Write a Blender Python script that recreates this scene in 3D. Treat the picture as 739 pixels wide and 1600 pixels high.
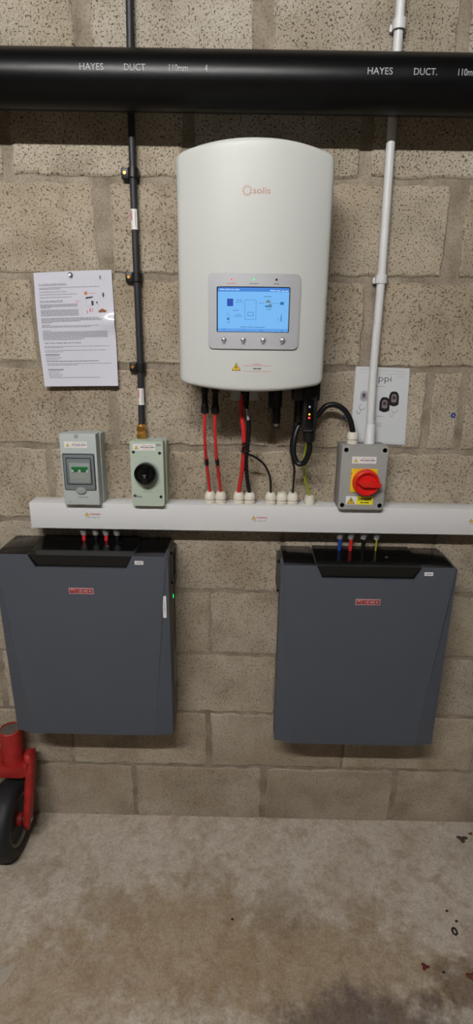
import bpy, bmesh, math, random
from mathutils import Vector, Matrix
random.seed(7)
PI = math.pi
scene = bpy.context.scene
for o in list(bpy.data.objects): bpy.data.objects.remove(o)
C = scene.collection

# ------------------------------------------------------------------ camera
F_PX, PITCH, ROLL, YAW = 850.0, 0.31004, 0.01209, -0.01228
cam_d = bpy.data.cameras.new('camera'); cam = bpy.data.objects.new('camera', cam_d); C.objects.link(cam)
r0 = Vector((math.cos(YAW), -math.sin(YAW), 0)); h0 = Vector((math.sin(YAW), math.cos(YAW), 0)); z0 = Vector((0, 0, 1))
fw = h0*math.cos(PITCH) - z0*math.sin(PITCH); up = h0*math.sin(PITCH) + z0*math.cos(PITCH)
rt2 = r0*math.cos(ROLL) + up*math.sin(ROLL); up2 = up*math.cos(ROLL) - r0*math.sin(ROLL)
M = Matrix((rt2, up2, -fw)).transposed().to_4x4(); M.translation = Vector((0.36708, -1.53643, 1.65281))
cam.matrix_world = M
cam_d.sensor_fit = 'VERTICAL'; cam_d.sensor_height = 32.0; cam_d.lens = 32.0*F_PX/1600.0
cam_d.clip_start = 0.02; cam_d.clip_end = 50
scene.camera = cam
# ------------------------------------------------------------------ world, exposure
w = bpy.data.worlds.new('world'); scene.world = w; w.use_nodes = True
w.node_tree.nodes['Background'].inputs[0].default_value = (0.9, 0.95, 1.0, 1)
w.node_tree.nodes['Background'].inputs[1].default_value = 0.0
scene.view_settings.view_transform = 'Standard'; scene.view_settings.look = 'None'
scene.view_settings.exposure = 0.0; scene.view_settings.gamma = 1.0
scene.view_settings.use_curve_mapping = False
TUBE_POWER = 445.0           # radiance of the fluorescent tube

# ------------------------------------------------------------------ materials
def lin(c):
    return tuple(((v/255.0)/12.92 if v/255.0 <= 0.04045 else ((v/255.0+0.055)/1.055)**2.4) for v in c)
MATS = {}
ALB = 0.70                  # overall reflectance of painted, plastic and mineral surfaces
def mat(name, rgb, rough=0.5, metal=0.0, spec=0.36, var=0.06, vscale=30, bump=0.0, bscale=200, emit=None, estr=0.0, coat=0.0, trans=0.0, alpha=1.0):
    if name in MATS: return MATS[name]
    m = bpy.data.materials.new(name); m.use_nodes = True; nt = m.node_tree; N = nt.nodes; L = nt.links
    b = N['Principled BSDF']
    b.inputs['Roughness'].default_value = rough; b.inputs['Metallic'].default_value = metal
    b.inputs['Specular IOR Level'].default_value = spec
    c = tuple(v*(ALB if metal < 0.5 else 1.0) for v in lin(rgb))
    b.inputs['Base Color'].default_value = (*c, 1)
    tc = N.new('ShaderNodeTexCoord')
    if var > 0:
        n = N.new('ShaderNodeTexNoise'); n.inputs['Scale'].default_value = vscale; n.inputs['Detail'].default_value = 4
        L.new(tc.outputs['Object'], n.inputs['Vector'])
        mx = N.new('ShaderNodeMix'); mx.data_type = 'RGBA'
        mx.inputs['A'].default_value = (*[max(0, v*(1-var*1.6)) for v in c], 1)
        mx.inputs['B'].default_value = (*[min(1, v*(1+var*1.6)) for v in c], 1)
        L.new(n.outputs['Fac'], mx.inputs['Factor']); L.new(mx.outputs['Result'], b.inputs['Base Color'])
    if bump > 0:
        n2 = N.new('ShaderNodeTexNoise'); n2.inputs['Scale'].default_value = bscale; n2.inputs['Detail'].default_value = 3
        L.new(tc.outputs['Object'], n2.inputs['Vector'])
        bp = N.new('ShaderNodeBump'); bp.inputs['Strength'].default_value = bump; bp.inputs['Distance'].default_value = 0.001
        L.new(n2.outputs['Fac'], bp.inputs['Height']); L.new(bp.outputs['Normal'], b.inputs['Normal'])
    if emit is not None:
        b.inputs['Emission Color'].default_value = (*lin(emit), 1); b.inputs['Emission Strength'].default_value = estr
    if coat > 0:
        b.inputs['Coat Weight'].default_value = coat; b.inputs['Coat Roughness'].default_value = 0.08
    if trans > 0: b.inputs['Transmission Weight'].default_value = trans
    if alpha < 1: b.inputs['Alpha'].default_value = alpha
    MATS[name] = m
    return m

def block_material():
    m = bpy.data.materials.new('concrete_block'); m.use_nodes = True; nt = m.node_tree; N = nt.nodes; L = nt.links
    b = N['Principled BSDF']; b.inputs['Roughness'].default_value = 0.95; b.inputs['Specular IOR Level'].default_value = 0.15
    tc = N.new('ShaderNodeTexCoord'); oi = N.new('ShaderNodeObjectInfo')
    ml = N.new('ShaderNodeMath'); ml.operation = 'MULTIPLY'; ml.inputs[1].default_value = 37.0
    L.new(oi.outputs['Random'], ml.inputs[0])
    ad = N.new('ShaderNodeVectorMath'); ad.operation = 'ADD'
    L.new(tc.outputs['Object'], ad.inputs[0]); L.new(ml.outputs[0], ad.inputs[1])
    V = ad.outputs[0]
    def noise(scale, detail=3, rough=0.55, dist=0.0):
        n = N.new('ShaderNodeTexNoise'); n.inputs['Scale'].default_value = scale; n.inputs['Detail'].default_value = detail
        n.inputs['Roughness'].default_value = rough; n.inputs['Distortion'].default_value = dist; L.new(V, n.inputs['Vector']); return n.outputs['Fac']
    def ramp(src, pts):
        r = N.new('ShaderNodeValToRGB'); L.new(src, r.inputs[0]); e = r.color_ramp.elements
        e[0].position, e[0].color = pts[0][0], (*pts[0][1], 1)
        e[1].position, e[1].color = pts[-1][0], (*pts[-1][1], 1)
        for p, c in pts[1:-1]:
            q = e.new(p); q.color = (*c, 1)
        return r.outputs[0]
    def mul(a, bb, fac=1.0):
        x = N.new('ShaderNodeMix'); x.data_type = 'RGBA'; x.blend_type = 'MULTIPLY'; x.inputs['Factor'].default_value = fac
        L.new(a, x.inputs['A']); L.new(bb, x.inputs['B']); return x.outputs['Result']
    base = ramp(noise(9, 4), [(0.3, lin((184, 173, 156))), (0.5, lin((203, 192, 175))), (0.72, lin((216, 206, 190)))])
    grain = ramp(noise(360, 3, 0.7), [(0.30, (0.58, 0.55, 0.51)), (0.56, (1, 1, 1)), (0.75, (1.0, 1.0, 1.0))])
    pits_f = noise(205, 3, 0.55, 0.25)
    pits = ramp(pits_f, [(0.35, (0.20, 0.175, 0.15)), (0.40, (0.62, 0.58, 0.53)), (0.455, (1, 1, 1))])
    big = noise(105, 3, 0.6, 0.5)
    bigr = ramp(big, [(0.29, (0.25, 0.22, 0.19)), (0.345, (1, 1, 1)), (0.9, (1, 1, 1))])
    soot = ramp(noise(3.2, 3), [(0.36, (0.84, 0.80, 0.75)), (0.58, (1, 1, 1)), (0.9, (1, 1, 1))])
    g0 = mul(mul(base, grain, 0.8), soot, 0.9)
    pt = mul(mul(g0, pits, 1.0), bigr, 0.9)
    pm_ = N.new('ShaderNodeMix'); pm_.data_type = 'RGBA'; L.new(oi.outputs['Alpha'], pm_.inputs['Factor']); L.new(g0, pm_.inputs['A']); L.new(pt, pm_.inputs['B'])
    col = pm_.outputs['Result']
    col = mul(col, oi.outputs['Color'])
    dk = N.new('ShaderNodeMix'); dk.data_type = 'RGBA'; dk.blend_type = 'MULTIPLY'; dk.inputs['Factor'].default_value = 1.0
    dk.inputs['B'].default_value = (ALB, ALB, ALB, 1); L.new(col, dk.inputs['A']); col = dk.outputs['Result']
    L.new(col, b.inputs['Base Color'])
    bw = N.new('ShaderNodeRGBToBW'); L.new(pits, bw.inputs[0]); bw2 = N.new('ShaderNodeRGBToBW'); L.new(bigr, bw2.inputs[0])
    bw3 = N.new('ShaderNodeRGBToBW'); L.new(grain, bw3.inputs[0])
    a1 = N.new('ShaderNodeMath'); L.new(bw.outputs[0], a1.inputs[0]); L.new(bw2.outputs[0], a1.inputs[1])
    a2 = N.new('ShaderNodeMath'); L.new(a1.outputs[0], a2.inputs[0]); L.new(bw3.outputs[0], a2.inputs[1])
    bp = N.new('ShaderNodeBump'); bp.inputs['Strength'].default_value = 0.55; bp.inputs['Distance'].default_value = 0.003
    L.new(a2.outputs[0], bp.inputs['Height']); L.new(bp.outputs['Normal'], b.inputs['Normal'])
    MATS['concrete_block'] = m
    return m
def mortar_material():
    m = bpy.data.materials.new('mortar'); m.use_nodes = True; nt = m.node_tree; N = nt.nodes; L = nt.links
    b = N['Principled BSDF']; b.inputs['Roughness'].default_value = 0.95; b.inputs['Specular IOR Level'].default_value = 0.15
    tc = N.new('ShaderNodeTexCoord')
    n = N.new('ShaderNodeTexNoise'); n.inputs['Scale'].default_value = 14; n.inputs['Detail'].default_value = 6; L.new(tc.outputs['Object'], n.inputs['Vector'])
    r = N.new('ShaderNodeValToRGB'); L.new(n.outputs['Fac'], r.inputs[0]); e = r.color_ramp.elements
    e[0].position, e[0].color = 0.32, (*[v*ALB for v in lin((138, 126, 109))], 1); e[1].position, e[1].color = 0.68, (*[v*ALB for v in lin((180, 168, 150))], 1)
    n2 = N.new('ShaderNodeTexNoise'); n2.inputs['Scale'].default_value = 190; n2.inputs['Detail'].default_value = 4; L.new(tc.outputs['Object'], n2.inputs['Vector'])
    r2 = N.new('ShaderNodeValToRGB'); L.new(n2.outputs['Fac'], r2.inputs[0]); e = r2.color_ramp.elements
    e[0].position, e[0].color = 0.3, (0.6, 0.57, 0.54, 1); e[1].position, e[1].color = 0.55, (1, 1, 1, 1)
    x = N.new('ShaderNodeMix'); x.data_type = 'RGBA'; x.blend_type = 'MULTIPLY'; x.inputs['Factor'].default_value = 0.8
    L.new(r.outputs[0], x.inputs['A']); L.new(r2.outputs[0], x.inputs['B']); L.new(x.outputs['Result'], b.inputs['Base Color'])
    bp = N.new('ShaderNodeBump'); bp.inputs['Strength'].default_value = 0.6; bp.inputs['Distance'].default_value = 0.004
    n3 = N.new('ShaderNodeTexNoise'); n3.inputs['Scale'].default_value = 70; n3.inputs['Detail'].default_value = 6; L.new(tc.outputs['Object'], n3.inputs['Vector'])
    L.new(n3.outputs['Fac'], bp.inputs['Height']); L.new(bp.outputs['Normal'], b.inputs['Normal'])
    MATS['mortar'] = m
    return m
def floor_material():
    m = bpy.data.materials.new('stained_concrete_floor'); m.use_nodes = True; nt = m.node_tree; N = nt.nodes; L = nt.links
    b = N['Principled BSDF']; b.inputs['Roughness'].default_value = 0.75; b.inputs['Specular IOR Level'].default_value = 0.3
    tc = N.new('ShaderNodeTexCoord'); V = tc.outputs['Object']
    def noise(scale, detail=4, rough=0.55, dist=0.0):
        n = N.new('ShaderNodeTexNoise'); n.inputs['Scale'].default_value = scale; n.inputs['Detail'].default_value = detail
        n.inputs['Roughness'].default_value = rough; n.inputs['Distortion'].default_value = dist; L.new(V, n.inputs['Vector']); return n.outputs['Fac']
    def ramp(src, p0, c0, p1, c1):
        r = N.new('ShaderNodeValToRGB'); L.new(src, r.inputs[0]); e = r.color_ramp.elements
        e[0].position, e[0].color = p0, (*c0, 1); e[1].position, e[1].color = p1, (*c1, 1); return r.outputs[0]
    def mixc(fac, a, bb, mode='MIX'):
        x = N.new('ShaderNodeMix'); x.data_type = 'RGBA'; x.blend_type = mode
        for s, v in (('Factor', fac), ('A', a), ('B', bb)):
            if isinstance(v, (int, float)): x.inputs[s].default_value = v
            elif isinstance(v, tuple): x.inputs[s].default_value = (*v, 1)
            else: L.new(v, x.inputs[s])
        return x.outputs['Result']
    def math_(op, a, bb):
        x = N.new('ShaderNodeMath'); x.operation = op; x.use_clamp = False
        for i, v in enumerate((a, bb)):
            if isinstance(v, (int, float)): x.inputs[i].default_value = v
            else: L.new(v, x.inputs[i])
        return x.outputs[0]
    def blob(x, y, rx, ry, wob=0.5, wscale=7):          # 1 inside a stain of ragged outline, 0 outside
        mp = N.new('ShaderNodeMapping'); mp.vector_type = 'POINT'; L.new(V, mp.inputs['Vector'])
        mp.inputs['Location'].default_value = (-x/rx, -y/ry, 0); mp.inputs['Scale'].default_value = (1/rx, 1/ry, 0)
        ln = N.new('ShaderNodeVectorMath'); ln.operation = 'LENGTH'; L.new(mp.outputs[0], ln.inputs[0])
        d = math_('ADD', ln.outputs['Value'], math_('MULTIPLY', math_('SUBTRACT', noise(wscale, 5, 0.65), 0.5), wob*2))
        mr = N.new('ShaderNodeMapRange'); L.new(d, mr.inputs['Value']); mr.interpolation_type = 'SMOOTHSTEP'
        mr.inputs['From Min'].default_value = 1.15; mr.inputs['From Max'].default_value = 0.45
        return mr.outputs[0]
    light, mid = lin((232, 222, 209)), lin((216, 204, 188))
    col = mixc(ramp(noise(5, 6, 0.6, 0.3), 0.36, (0, 0, 0), 0.66, (1, 1, 1)), mid, light)
    brown = ramp(noise(11, 5, 0.62, 0.6), 0.5, (0, 0, 0), 0.66, (1, 1, 1))
    for (x, y, rx, ry, c, s) in [(0.22, -0.44, 0.42, 0.20, (190, 166, 136), 0.75), (0.62, -0.50, 0.38, 0.17, (184, 162, 130), 0.75),
                                 (-0.15, -0.55, 0.25, 0.16, (192, 171, 144), 0.7), (0.98, -0.52, 0.09, 0.07, (112, 84, 54), 0.7),
                                 (0.28, -0.24, 0.11, 0.08, (186, 168, 144), 0.45), (0.02, -0.34, 0.13, 0.08, (184, 164, 136), 0.5),
                                 (0.72, -0.64, 0.30, 0.13, (116, 102, 98), 0.85),
                                 (0.75, -0.33, 0.1, 0.07, (172, 148, 116), 0.45), (0.50, -0.33, 0.12, 0.09, (170, 154, 136), 0.5)]:
        col = mixc(math_('MULTIPLY', blob(x, y, rx, ry, 0.95, 14), s), col, lin(c))
    col = mixc(0.8, col, ramp(noise(26, 6, 0.75, 0.9), 0.34, (0.80, 0.76, 0.70), 0.58, (1, 1, 1)), 'MULTIPLY')
    col = mixc(math_('MULTIPLY', brown, 0.36), col, lin((150, 124, 92)))
    patch = blob(1.42, -0.12, 0.36, 0.34, 0.06, 4)      # smoother grey screed patch by the right
    col = mixc(math_('MULTIPLY', patch, 0.6), col, lin((204, 195, 184)))
    col = mixc(0.85, col, ramp(noise(130, 5, 0.8), 0.30, (0.62, 0.58, 0.54), 0.58, (1, 1, 1)), 'MULTIPLY')
    col = mixc(0.7, col, ramp(noise(42, 6, 0.75, 0.5), 0.32, (0.70, 0.66, 0.61), 0.54, (1, 1, 1)), 'MULTIPLY')
    specks = ramp(noise(48, 3, 0.5), 0.72, (1, 1, 1), 0.76, (0.35, 0.28, 0.22))
    col = mixc(0.8, col, specks, 'MULTIPLY')
    col = mixc(1.0, col, (ALB, ALB, ALB), 'MULTIPLY')
    L.new(col, b.inputs['Base Color'])
    bp = N.new('ShaderNodeBump'); bp.inputs['Strength'].default_value = 0.35; bp.inputs['Distance'].default_value = 0.003
    L.new(noise(45, 6, 0.65), bp.inputs['Height']); L.new(bp.outputs['Normal'], b.inputs['Normal'])
    MATS['floor'] = m
    return m
block_material(); mortar_material(); floor_material()
mat('white_plastic', (228, 228, 228), 0.38, var=0.02)
mat('trunking_white', (236, 236, 236), 0.42, var=0.02, vscale=6)
mat('gland_cream', (238, 231, 215), 0.45, var=0.03)
mat('grey_gland', (158, 158, 154), 0.5, var=0.04)
mat('inverter_white', (216, 218, 213), 0.42, var=0.012, vscale=5, bump=0.05, bscale=900)
mat('silver', (206, 207, 211), 0.4, metal=0.2, var=0.03, vscale=8)
mat('silver_button', (200, 202, 204), 0.25, metal=0.8, var=0.02)
mat('black_plastic', (22, 22, 23), 0.42, var=0.1)
mat('black_gloss', (12, 12, 13), 0.12, var=0.05)
mat('black_rubber', (26, 26, 27), 0.5, var=0.15, vscale=40)
mat('duct_black', (9, 9, 10), 0.34, spec=0.2, var=0.25, vscale=25, bump=0.12, bscale=60)
mat('conduit_black', (46, 46, 50), 0.5, var=0.08)
mat('tyre', (34, 35, 37), 0.6, var=0.3, vscale=18, bump=0.3, bscale=90)
mat('slate', (84, 89, 99), 0.5, var=0.04, vscale=9, bump=0.2, bscale=1400)
mat('chassis', (84, 79, 72), 0.4, metal=0.5, var=0.15, vscale=14)
mat('hood_black', (14, 14, 15), 0.16, var=0.2, vscale=9, bump=0.12, bscale=22)
mat('red_enamel', (178, 42, 38), 0.5, var=0.32, vscale=38, bump=0.12, bscale=80)
mat('rust_dust', (98, 92, 82), 0.75, var=0.3, vscale=60)
mat('steel', (150, 150, 150), 0.35, metal=0.9, var=0.12, vscale=40)
mat('rim_metal', (120, 120, 118), 0.45, metal=0.6, var=0.2, vscale=30)
mat('brass', (228, 172, 88), 0.36, metal=0.95, var=0.12, vscale=50)
mat('grey_box', (196, 204, 201), 0.5, var=0.015)
mat('grey_box_side', (160, 167, 163), 0.5, var=0.015)
mat('green_grey', (196, 209, 192), 0.5, var=0.015)
mat('isolator_grey', (170, 169, 165), 0.5, var=0.03, bump=0.1, bscale=700)
mat('isolator_base', (136, 134, 129), 0.55, var=0.04)
mat('red_plastic', (236, 34, 28), 0.32, var=0.03)
mat('yellow', (255, 208, 24), 0.5, var=0.02)
mat('yellow_bright', (255, 240, 40), 0.5, var=0.02)
mat('cable_red', (222, 46, 48), 0.45, var=0.06)
mat('cable_blue', (32, 74, 160), 0.45, var=0.06)
mat('cable_green', (168, 176, 38), 0.45, var=0.04)
mat('cable_black', (18, 18, 19), 0.42, var=0.08)
mat('white_sticker', (246, 244, 242), 0.45, var=0.01)
mat('paper', (224, 224, 236), 0.5, var=0.008, coat=0.8, spec=0.3)
mat('booklet_paper', (220, 223, 225), 0.6, var=0.01)
mat('ink', (58, 58, 62), 0.7, var=0); mat('ink_light', (128, 128, 134), 0.7, var=0)
mat('ink_pale', (176, 178, 190), 0.7, var=0)
mat('ink_black', (14, 14, 14), 0.6, var=0)
mat('ink_red', (200, 44, 56), 0.6, var=0); mat('ink_pink', (224, 150, 150), 0.6, var=0)
mat('ink_orange', (222, 140, 70), 0.6, var=0); mat('ink_brown', (150, 90, 50), 0.6, var=0)
mat('ink_mauve', (140, 122, 130), 0.6, var=0)
mat('logo_tan', (196, 148, 120), 0.45, var=0); mat('print_grey', (150, 155, 150), 0.5, var=0)
mat('duct_print', (186, 186, 188), 0.6, var=0.3, vscale=300)
mat('logo_red', (188, 26, 34), 0.4, var=0); mat('logo_plate', (206, 160, 160), 0.35, metal=0.2, var=0.03)
mat('breaker_grey', (158, 166, 160), 0.4, var=0.02)
mat('toggle_green', (34, 120, 66), 0.4, var=0.03)
mat('window_tint', (128, 137, 139), 0.15, var=0.02)
mat('window_dark', (40, 44, 46), 0.3, var=0.02)
mat('plug_blue', (28, 60, 150), 0.5, var=0.05)
mat('label_lilac', (176, 176, 190), 0.5, var=0.02)
mat('led_green', (40, 220, 120), 0.3, var=0, emit=(30, 255, 120), estr=1.2)
mat('led_red', (240, 90, 90), 0.3, var=0, emit=(255, 50, 50), estr=1.0)
mat('led_amber', (255, 190, 60), 0.3, var=0, emit=(255, 170, 40), estr=1.6)
mat('led_white', (220, 225, 230), 0.3, var=0)
for nme, c in (('lcd_sky', (124, 190, 250)), ('lcd_bar', (74, 136, 220)), ('lcd_foot', (100, 164, 234)), ('lcd_navy', (24, 62, 160)), ('lcd_line', (66, 120, 186)),
               ('lcd_text', (72, 110, 160)), ('lcd_pale', (176, 212, 250)), ('lcd_grey', (118, 130, 140)), ('lcd_teal', (52, 120, 160)), ('lcd_grid', (80, 120, 220))):
    mat(nme, (10, 12, 16), 0.25, var=0, emit=c, estr=0.93)
mat('dry_leaf', (74, 60, 50), 0.8, var=0.25, vscale=90); mat('red_leaf', (104, 30, 34), 0.6, var=0.25, vscale=90)
mat('rust_leaf', (112, 62, 34), 0.8, var=0.25, vscale=90); mat('seed', (38, 26, 22), 0.5, var=0.2, vscale=90)
mat('scrap', (190, 178, 164), 0.8, var=0.08, vscale=60)
mat('painted_wall', (110, 104, 95), 0.9, var=0.05, vscale=6, bump=0.3, bscale=60)
mat('ceiling_paint', (100, 96, 89), 0.9, var=0.04, vscale=5)
mat('tube_glow', (255, 255, 250), 0.4, var=0, emit=(254, 252, 250), estr=TUBE_POWER)

# ------------------------------------------------------------------ mesh helpers.  d = distance out from the wall, so y = -d
def P(x, d, z): return Vector((x, -d, z))
def link(name, me, material, parent=None, smooth=False):
    if smooth:
        for p in me.polygons: p.use_smooth = True
    me.materials.clear(); me.materials.append(MATS[material])
    o = bpy.data.objects.new(name, me); C.objects.link(o)
    if parent is not None: o.parent = parent; o.matrix_parent_inverse = Matrix.Identity(4)
    return o
def from_bm(name, bm, material, parent=None, smooth=False, angle=None):
    bmesh.ops.recalc_face_normals(bm, faces=bm.faces)
    me = bpy.data.meshes.new(name); bm.to_mesh(me); bm.free()
    o = link(name, me, material, parent, smooth)
    if angle is not None:
        for p in me.polygons: p.use_smooth = True
        me.set_sharp_from_angle(angle=angle)
    return o
def tag(o, label, cat, group=None):
    o['label'] = label; o['category'] = cat
    if group: o['group'] = group
    return o
def thing(name, label, cat, loc, group=None):
    o = bpy.data.objects.new(name, None); C.objects.link(o); o.location = loc; o.empty_display_size = 0.05
    return tag(o, label, cat, group)
def struct(o): o['kind'] = 'structure'; return o
def rel(parent):
    return -parent.location if parent is not None else Vector((0, 0, 0))
# every builder takes world coordinates and subtracts the parent's base
def world_off(parent):
    v = Vector((0, 0, 0))
    while parent is not None:
        v -= parent.location; parent = parent.parent
    return v
def bm_box(bm, x0, x1, d0, d1, z0, z1, bev=0.0, seg=2):
    vs = [bm.verts.new((x, -d, z)) for x in (x0, x1) for d in (d0, d1) for z in (z0, z1)]
    idx = [(0, 1, 3, 2), (4, 6, 7, 5), (0, 4, 5, 1), (2, 3, 7, 6), (0, 2, 6, 4), (1, 5, 7, 3)]
    fs = [bm.faces.new([vs[i] for i in f]) for f in idx]
    if bev > 0:
        es = list({e for f in fs for e in f.edges})
        bmesh.ops.bevel(bm, geom=es, offset=bev, segments=seg, affect='EDGES', profile=0.5)
def box(name, x0, x1, d0, d1, z0, z1, m, parent=None, bev=0.0, seg=2):
    bm = bmesh.new(); bm_box(bm, x0, x1, d0, d1, z0, z1, bev, seg)
    bmesh.ops.translate(bm, verts=bm.verts, vec=world_off(parent))
    return from_bm(name, bm, m, parent, angle=math.radians(40))
def prism_bm(bm, pts, d0, d1, dfun=None):
    n = len(pts)
    a = [bm.verts.new((x, -d0, z)) for x, z in pts]; b = [bm.verts.new((x, -d1, z)) for x, z in pts]
    bm.faces.new(a); bm.faces.new(list(reversed(b)))
    for i in range(n): bm.faces.new((a[i], b[i], b[(i+1) % n], a[(i+1) % n]))
def prism(name, pts, d0, d1, m, parent=None, bev=0.0, seg=2):     # outline in x,z pushed out of the wall from d0 to d1
    bm = bmesh.new(); prism_bm(bm, pts, d0, d1)
    if bev > 0:
        bm.edges.ensure_lookup_table()
        es = [e for e in bm.edges if all(abs(-v.co.y - d1) < 1e-6 for v in e.verts)]
        bmesh.ops.bevel(bm, geom=es, offset=bev, segments=seg, affect='EDGES', profile=0.5)
    bmesh.ops.translate(bm, verts=bm.verts, vec=world_off(parent))
    return from_bm(name, bm, m, parent, angle=math.radians(40))
def rrect(x0, x1, z0, z1, r, n=5):
    pts = []
    for cx, cz, a0 in ((x1-r, z1-r, 0), (x0+r, z1-r, PI/2), (x0+r, z0+r, PI), (x1-r, z0+r, 1.5*PI)):
        for i in range(n+1):
            a = a0 + PI/2*i/n; pts.append((cx+r*math.cos(a), cz+r*math.sin(a)))
    return pts
def circ(cx, cz, r, n=24, a0=0.0): return [(cx+r*math.cos(a0+2*PI*i/n), cz+r*math.sin(a0+2*PI*i/n)) for i in range(n)]
def lathe_bm(bm, prof, o, axis, n=16):
    axis = Vector(axis).normalized(); t = Vector((1, 0, 0)) if abs(axis.x) < 0.8 else Vector((0, 1, 0))
    u = axis.cross(t).normalized(); v = axis.cross(u); o = Vector(o); rings = []
    for r, h in prof:
        if r < 1e-6: rings.append([bm.verts.new(o+axis*h)])
        else: rings.append([bm.verts.new(o+axis*h+(u*math.cos(2*PI*i/n)+v*math.sin(2*PI*i/n))*r) for i in range(n)])
    for a, b in zip(rings[:-1], rings[1:]):
        for i in range(n):
            j = (i+1) % n
            if len(a) == 1 and len(b) == 1: continue
            if len(a) == 1: bm.faces.new((a[0], b[i], b[j]))
            elif len(b) == 1: bm.faces.new((a[i], b[0], a[j]))
            else: bm.faces.new((a[i], b[i], b[j], a[j]))
    for rg, flip in ((rings[0], False), (rings[-1], True)):
        if len(rg) > 1: bm.faces.new(rg if flip else list(reversed(rg)))
def lathe(name, prof, o, axis, m, parent=None, n=16, angle=35):   # profile (radius, height along axis) from world point o
    bm = bmesh.new(); lathe_bm(bm, prof, o, axis, n)
    bmesh.ops.translate(bm, verts=bm.verts, vec=world_off(parent))
    return from_bm(name, bm, m, parent, angle=math.radians(angle))
def spline(pts, n=8):
    pts = [Vector(p) for p in pts]; q = [pts[0]*2-pts[1]]+pts+[pts[-1]*2-pts[-2]]; out = []
    for i in range(1, len(q)-2):
        p0, p1, p2, p3 = q[i-1:i+3]
        for k in range(n):
            t = k/n
            out.append(0.5*((2*p1)+(p2-p0)*t+(2*p0-5*p1+4*p2-p3)*t*t+(3*p1-p0-3*p2+p3)*t**3))
    out.append(pts[-1]); return out
def tube_bm(bm, path, r, n=10, cap=True):
    rings = []; ref = None
    for i, p in enumerate(path):
        t = (path[min(i+1, len(path)-1)]-path[max(i-1, 0)]).normalized()
        if ref is None: ref = Vector((0, 1, 0)) if abs(t.y) < 0.9 else Vector((1, 0, 0))
        u = (ref - t*ref.dot(t)).normalized(); ref = u; v = t.cross(u)
        rr = r(i/(len(path)-1)) if callable(r) else r
        rings.append([bm.verts.new(p+(u*math.cos(2*PI*k/n)+v*math.sin(2*PI*k/n))*rr) for k in range(n)])
    for a, b in zip(rings[:-1], rings[1:]):
        for k in range(n): bm.faces.new((a[k], b[k], b[(k+1) % n], a[(k+1) % n]))
    if cap: bm.faces.new(list(reversed(rings[0]))); bm.faces.new(rings[-1])
def tube(name, pts, r, m, parent=None, n=10, sub=8, straight=False):
    path = [Vector(p) for p in pts] if straight else spline(pts, sub)
    bm = bmesh.new(); tube_bm(bm, path, r, n)
    bmesh.ops.translate(bm, verts=bm.verts, vec=world_off(parent))
    return from_bm(name, bm, m, parent, angle=math.radians(50))
def poly_mapped(name, polys, f, m, parent=None):                  # flat print: list of outlines mapped by f(x,z)->Vector
    bm = bmesh.new()
    for pl in polys: bm.faces.new([bm.verts.new(f(x, z)) for x, z in pl])
    bmesh.ops.translate(bm, verts=bm.verts, vec=world_off(parent))
    me = bpy.data.meshes.new(name); bm.to_mesh(me); bm.free()
    return link(name, me, m, parent)
def rect(x0, x1, z0, z1): return [(x0, z0), (x1, z0), (x1, z1), (x0, z1)]
def strips(x0, x1, z0, z1, n=6): return [rect(x0+(x1-x0)*i/n, x0+(x1-x0)*(i+1)/n, z0, z1) for i in range(n)]
def text_polys(s, width=None, height=None, bold=0.0):
    cu = bpy.data.curves.new('t', 'FONT'); cu.body = s; cu.resolution_u = 3; cu.offset = bold
    ob = bpy.data.objects.new('t', cu); C.objects.link(ob)
    dg = bpy.context.evaluated_depsgraph_get(); dg.update()
    me = bpy.data.meshes.new_from_object(ob.evaluated_get(dg))
    bpy.data.objects.remove(ob); bpy.data.curves.remove(cu)
    vs = [(v.co.x, v.co.y) for v in me.vertices]; fs = [list(p.vertices) for p in me.polygons]; bpy.data.meshes.remove(me)
    x0 = min(v[0] for v in vs); x1 = max(v[0] for v in vs); y0 = min(v[1] for v in vs); y1 = max(v[1] for v in vs)
    sx = width/(x1-x0) if width else height/(y1-y0); sy = height/(y1-y0) if height else sx
    vs = [((x-x0)*sx, (y-y0)*sy) for x, y in vs]
    return vs, fs, (x1-x0)*sx, (y1-y0)*sy
def text(name, s, x, z, f, m, parent, width=None, height=None, bold=0.0, align='L'):
    vs, fs, wd, ht = text_polys(s, width, height, bold)
    ox = x - (wd/2 if align == 'C' else 0)
    me = bpy.data.meshes.new(name)
    off = world_off(parent)
    me.from_pydata([tuple(f(ox+a, z+b)+off) for a, b in vs], [], fs); me.update()
    return link(name, me, m, parent)
def plane_at(d): return lambda x, z: Vector((x, -d, z))
TRI = [(-0.5, -0.433), (0.5, -0.433), (0, 0.433)]
def warning_triangle(parent, cx, cz, s, f, g):
    """black edged yellow hazard triangle; f, g map at two slight heights"""
    poly_mapped('hazard_border', [[(cx+x*s, cz+z*s) for x, z in TRI]], f, 'ink_black', parent)
    poly_mapped('hazard_fill', [[(cx+x*s*0.80, cz-0.02*s+z*s*0.80) for x, z in TRI]], g, 'yellow', parent)

# ------------------------------------------------------------------ room shell
RX0, RX1, RY, RZ = -2.3, 3.0, -5.6, 3.15
def slab(name, x0, x1, y0, y1, z0, z1, m):
    bm = bmesh.new(); bm_box(bm, x0, x1, -y1, -y0, z0, z1); return struct(from_bm(name, bm, m))
floor = slab('floor', RX0-0.2, RX1+0.2, RY-0.2, 0.2, -0.12, 0.0, 'floor')
slab('ceiling', RX0-0.2, RX1+0.2, RY-0.2, 0.2, RZ, RZ+0.1, 'ceiling_paint')
slab('wall_left', RX0-0.2, RX0, RY, 0.0, 0.0, RZ, 'painted_wall')
slab('wall_right', RX1, RX1+0.2, RY, 0.0, 0.0, RZ, 'painted_wall')
slab('wall_front', RX0-0.2, RX1+0.2, RY-0.2, RY, 0.0, RZ, 'painted_wall')
wall = slab('wall_back', RX0-0.2, RX1+0.2, 0.0045, 0.2, 0.0, RZ, 'mortar')

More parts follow.
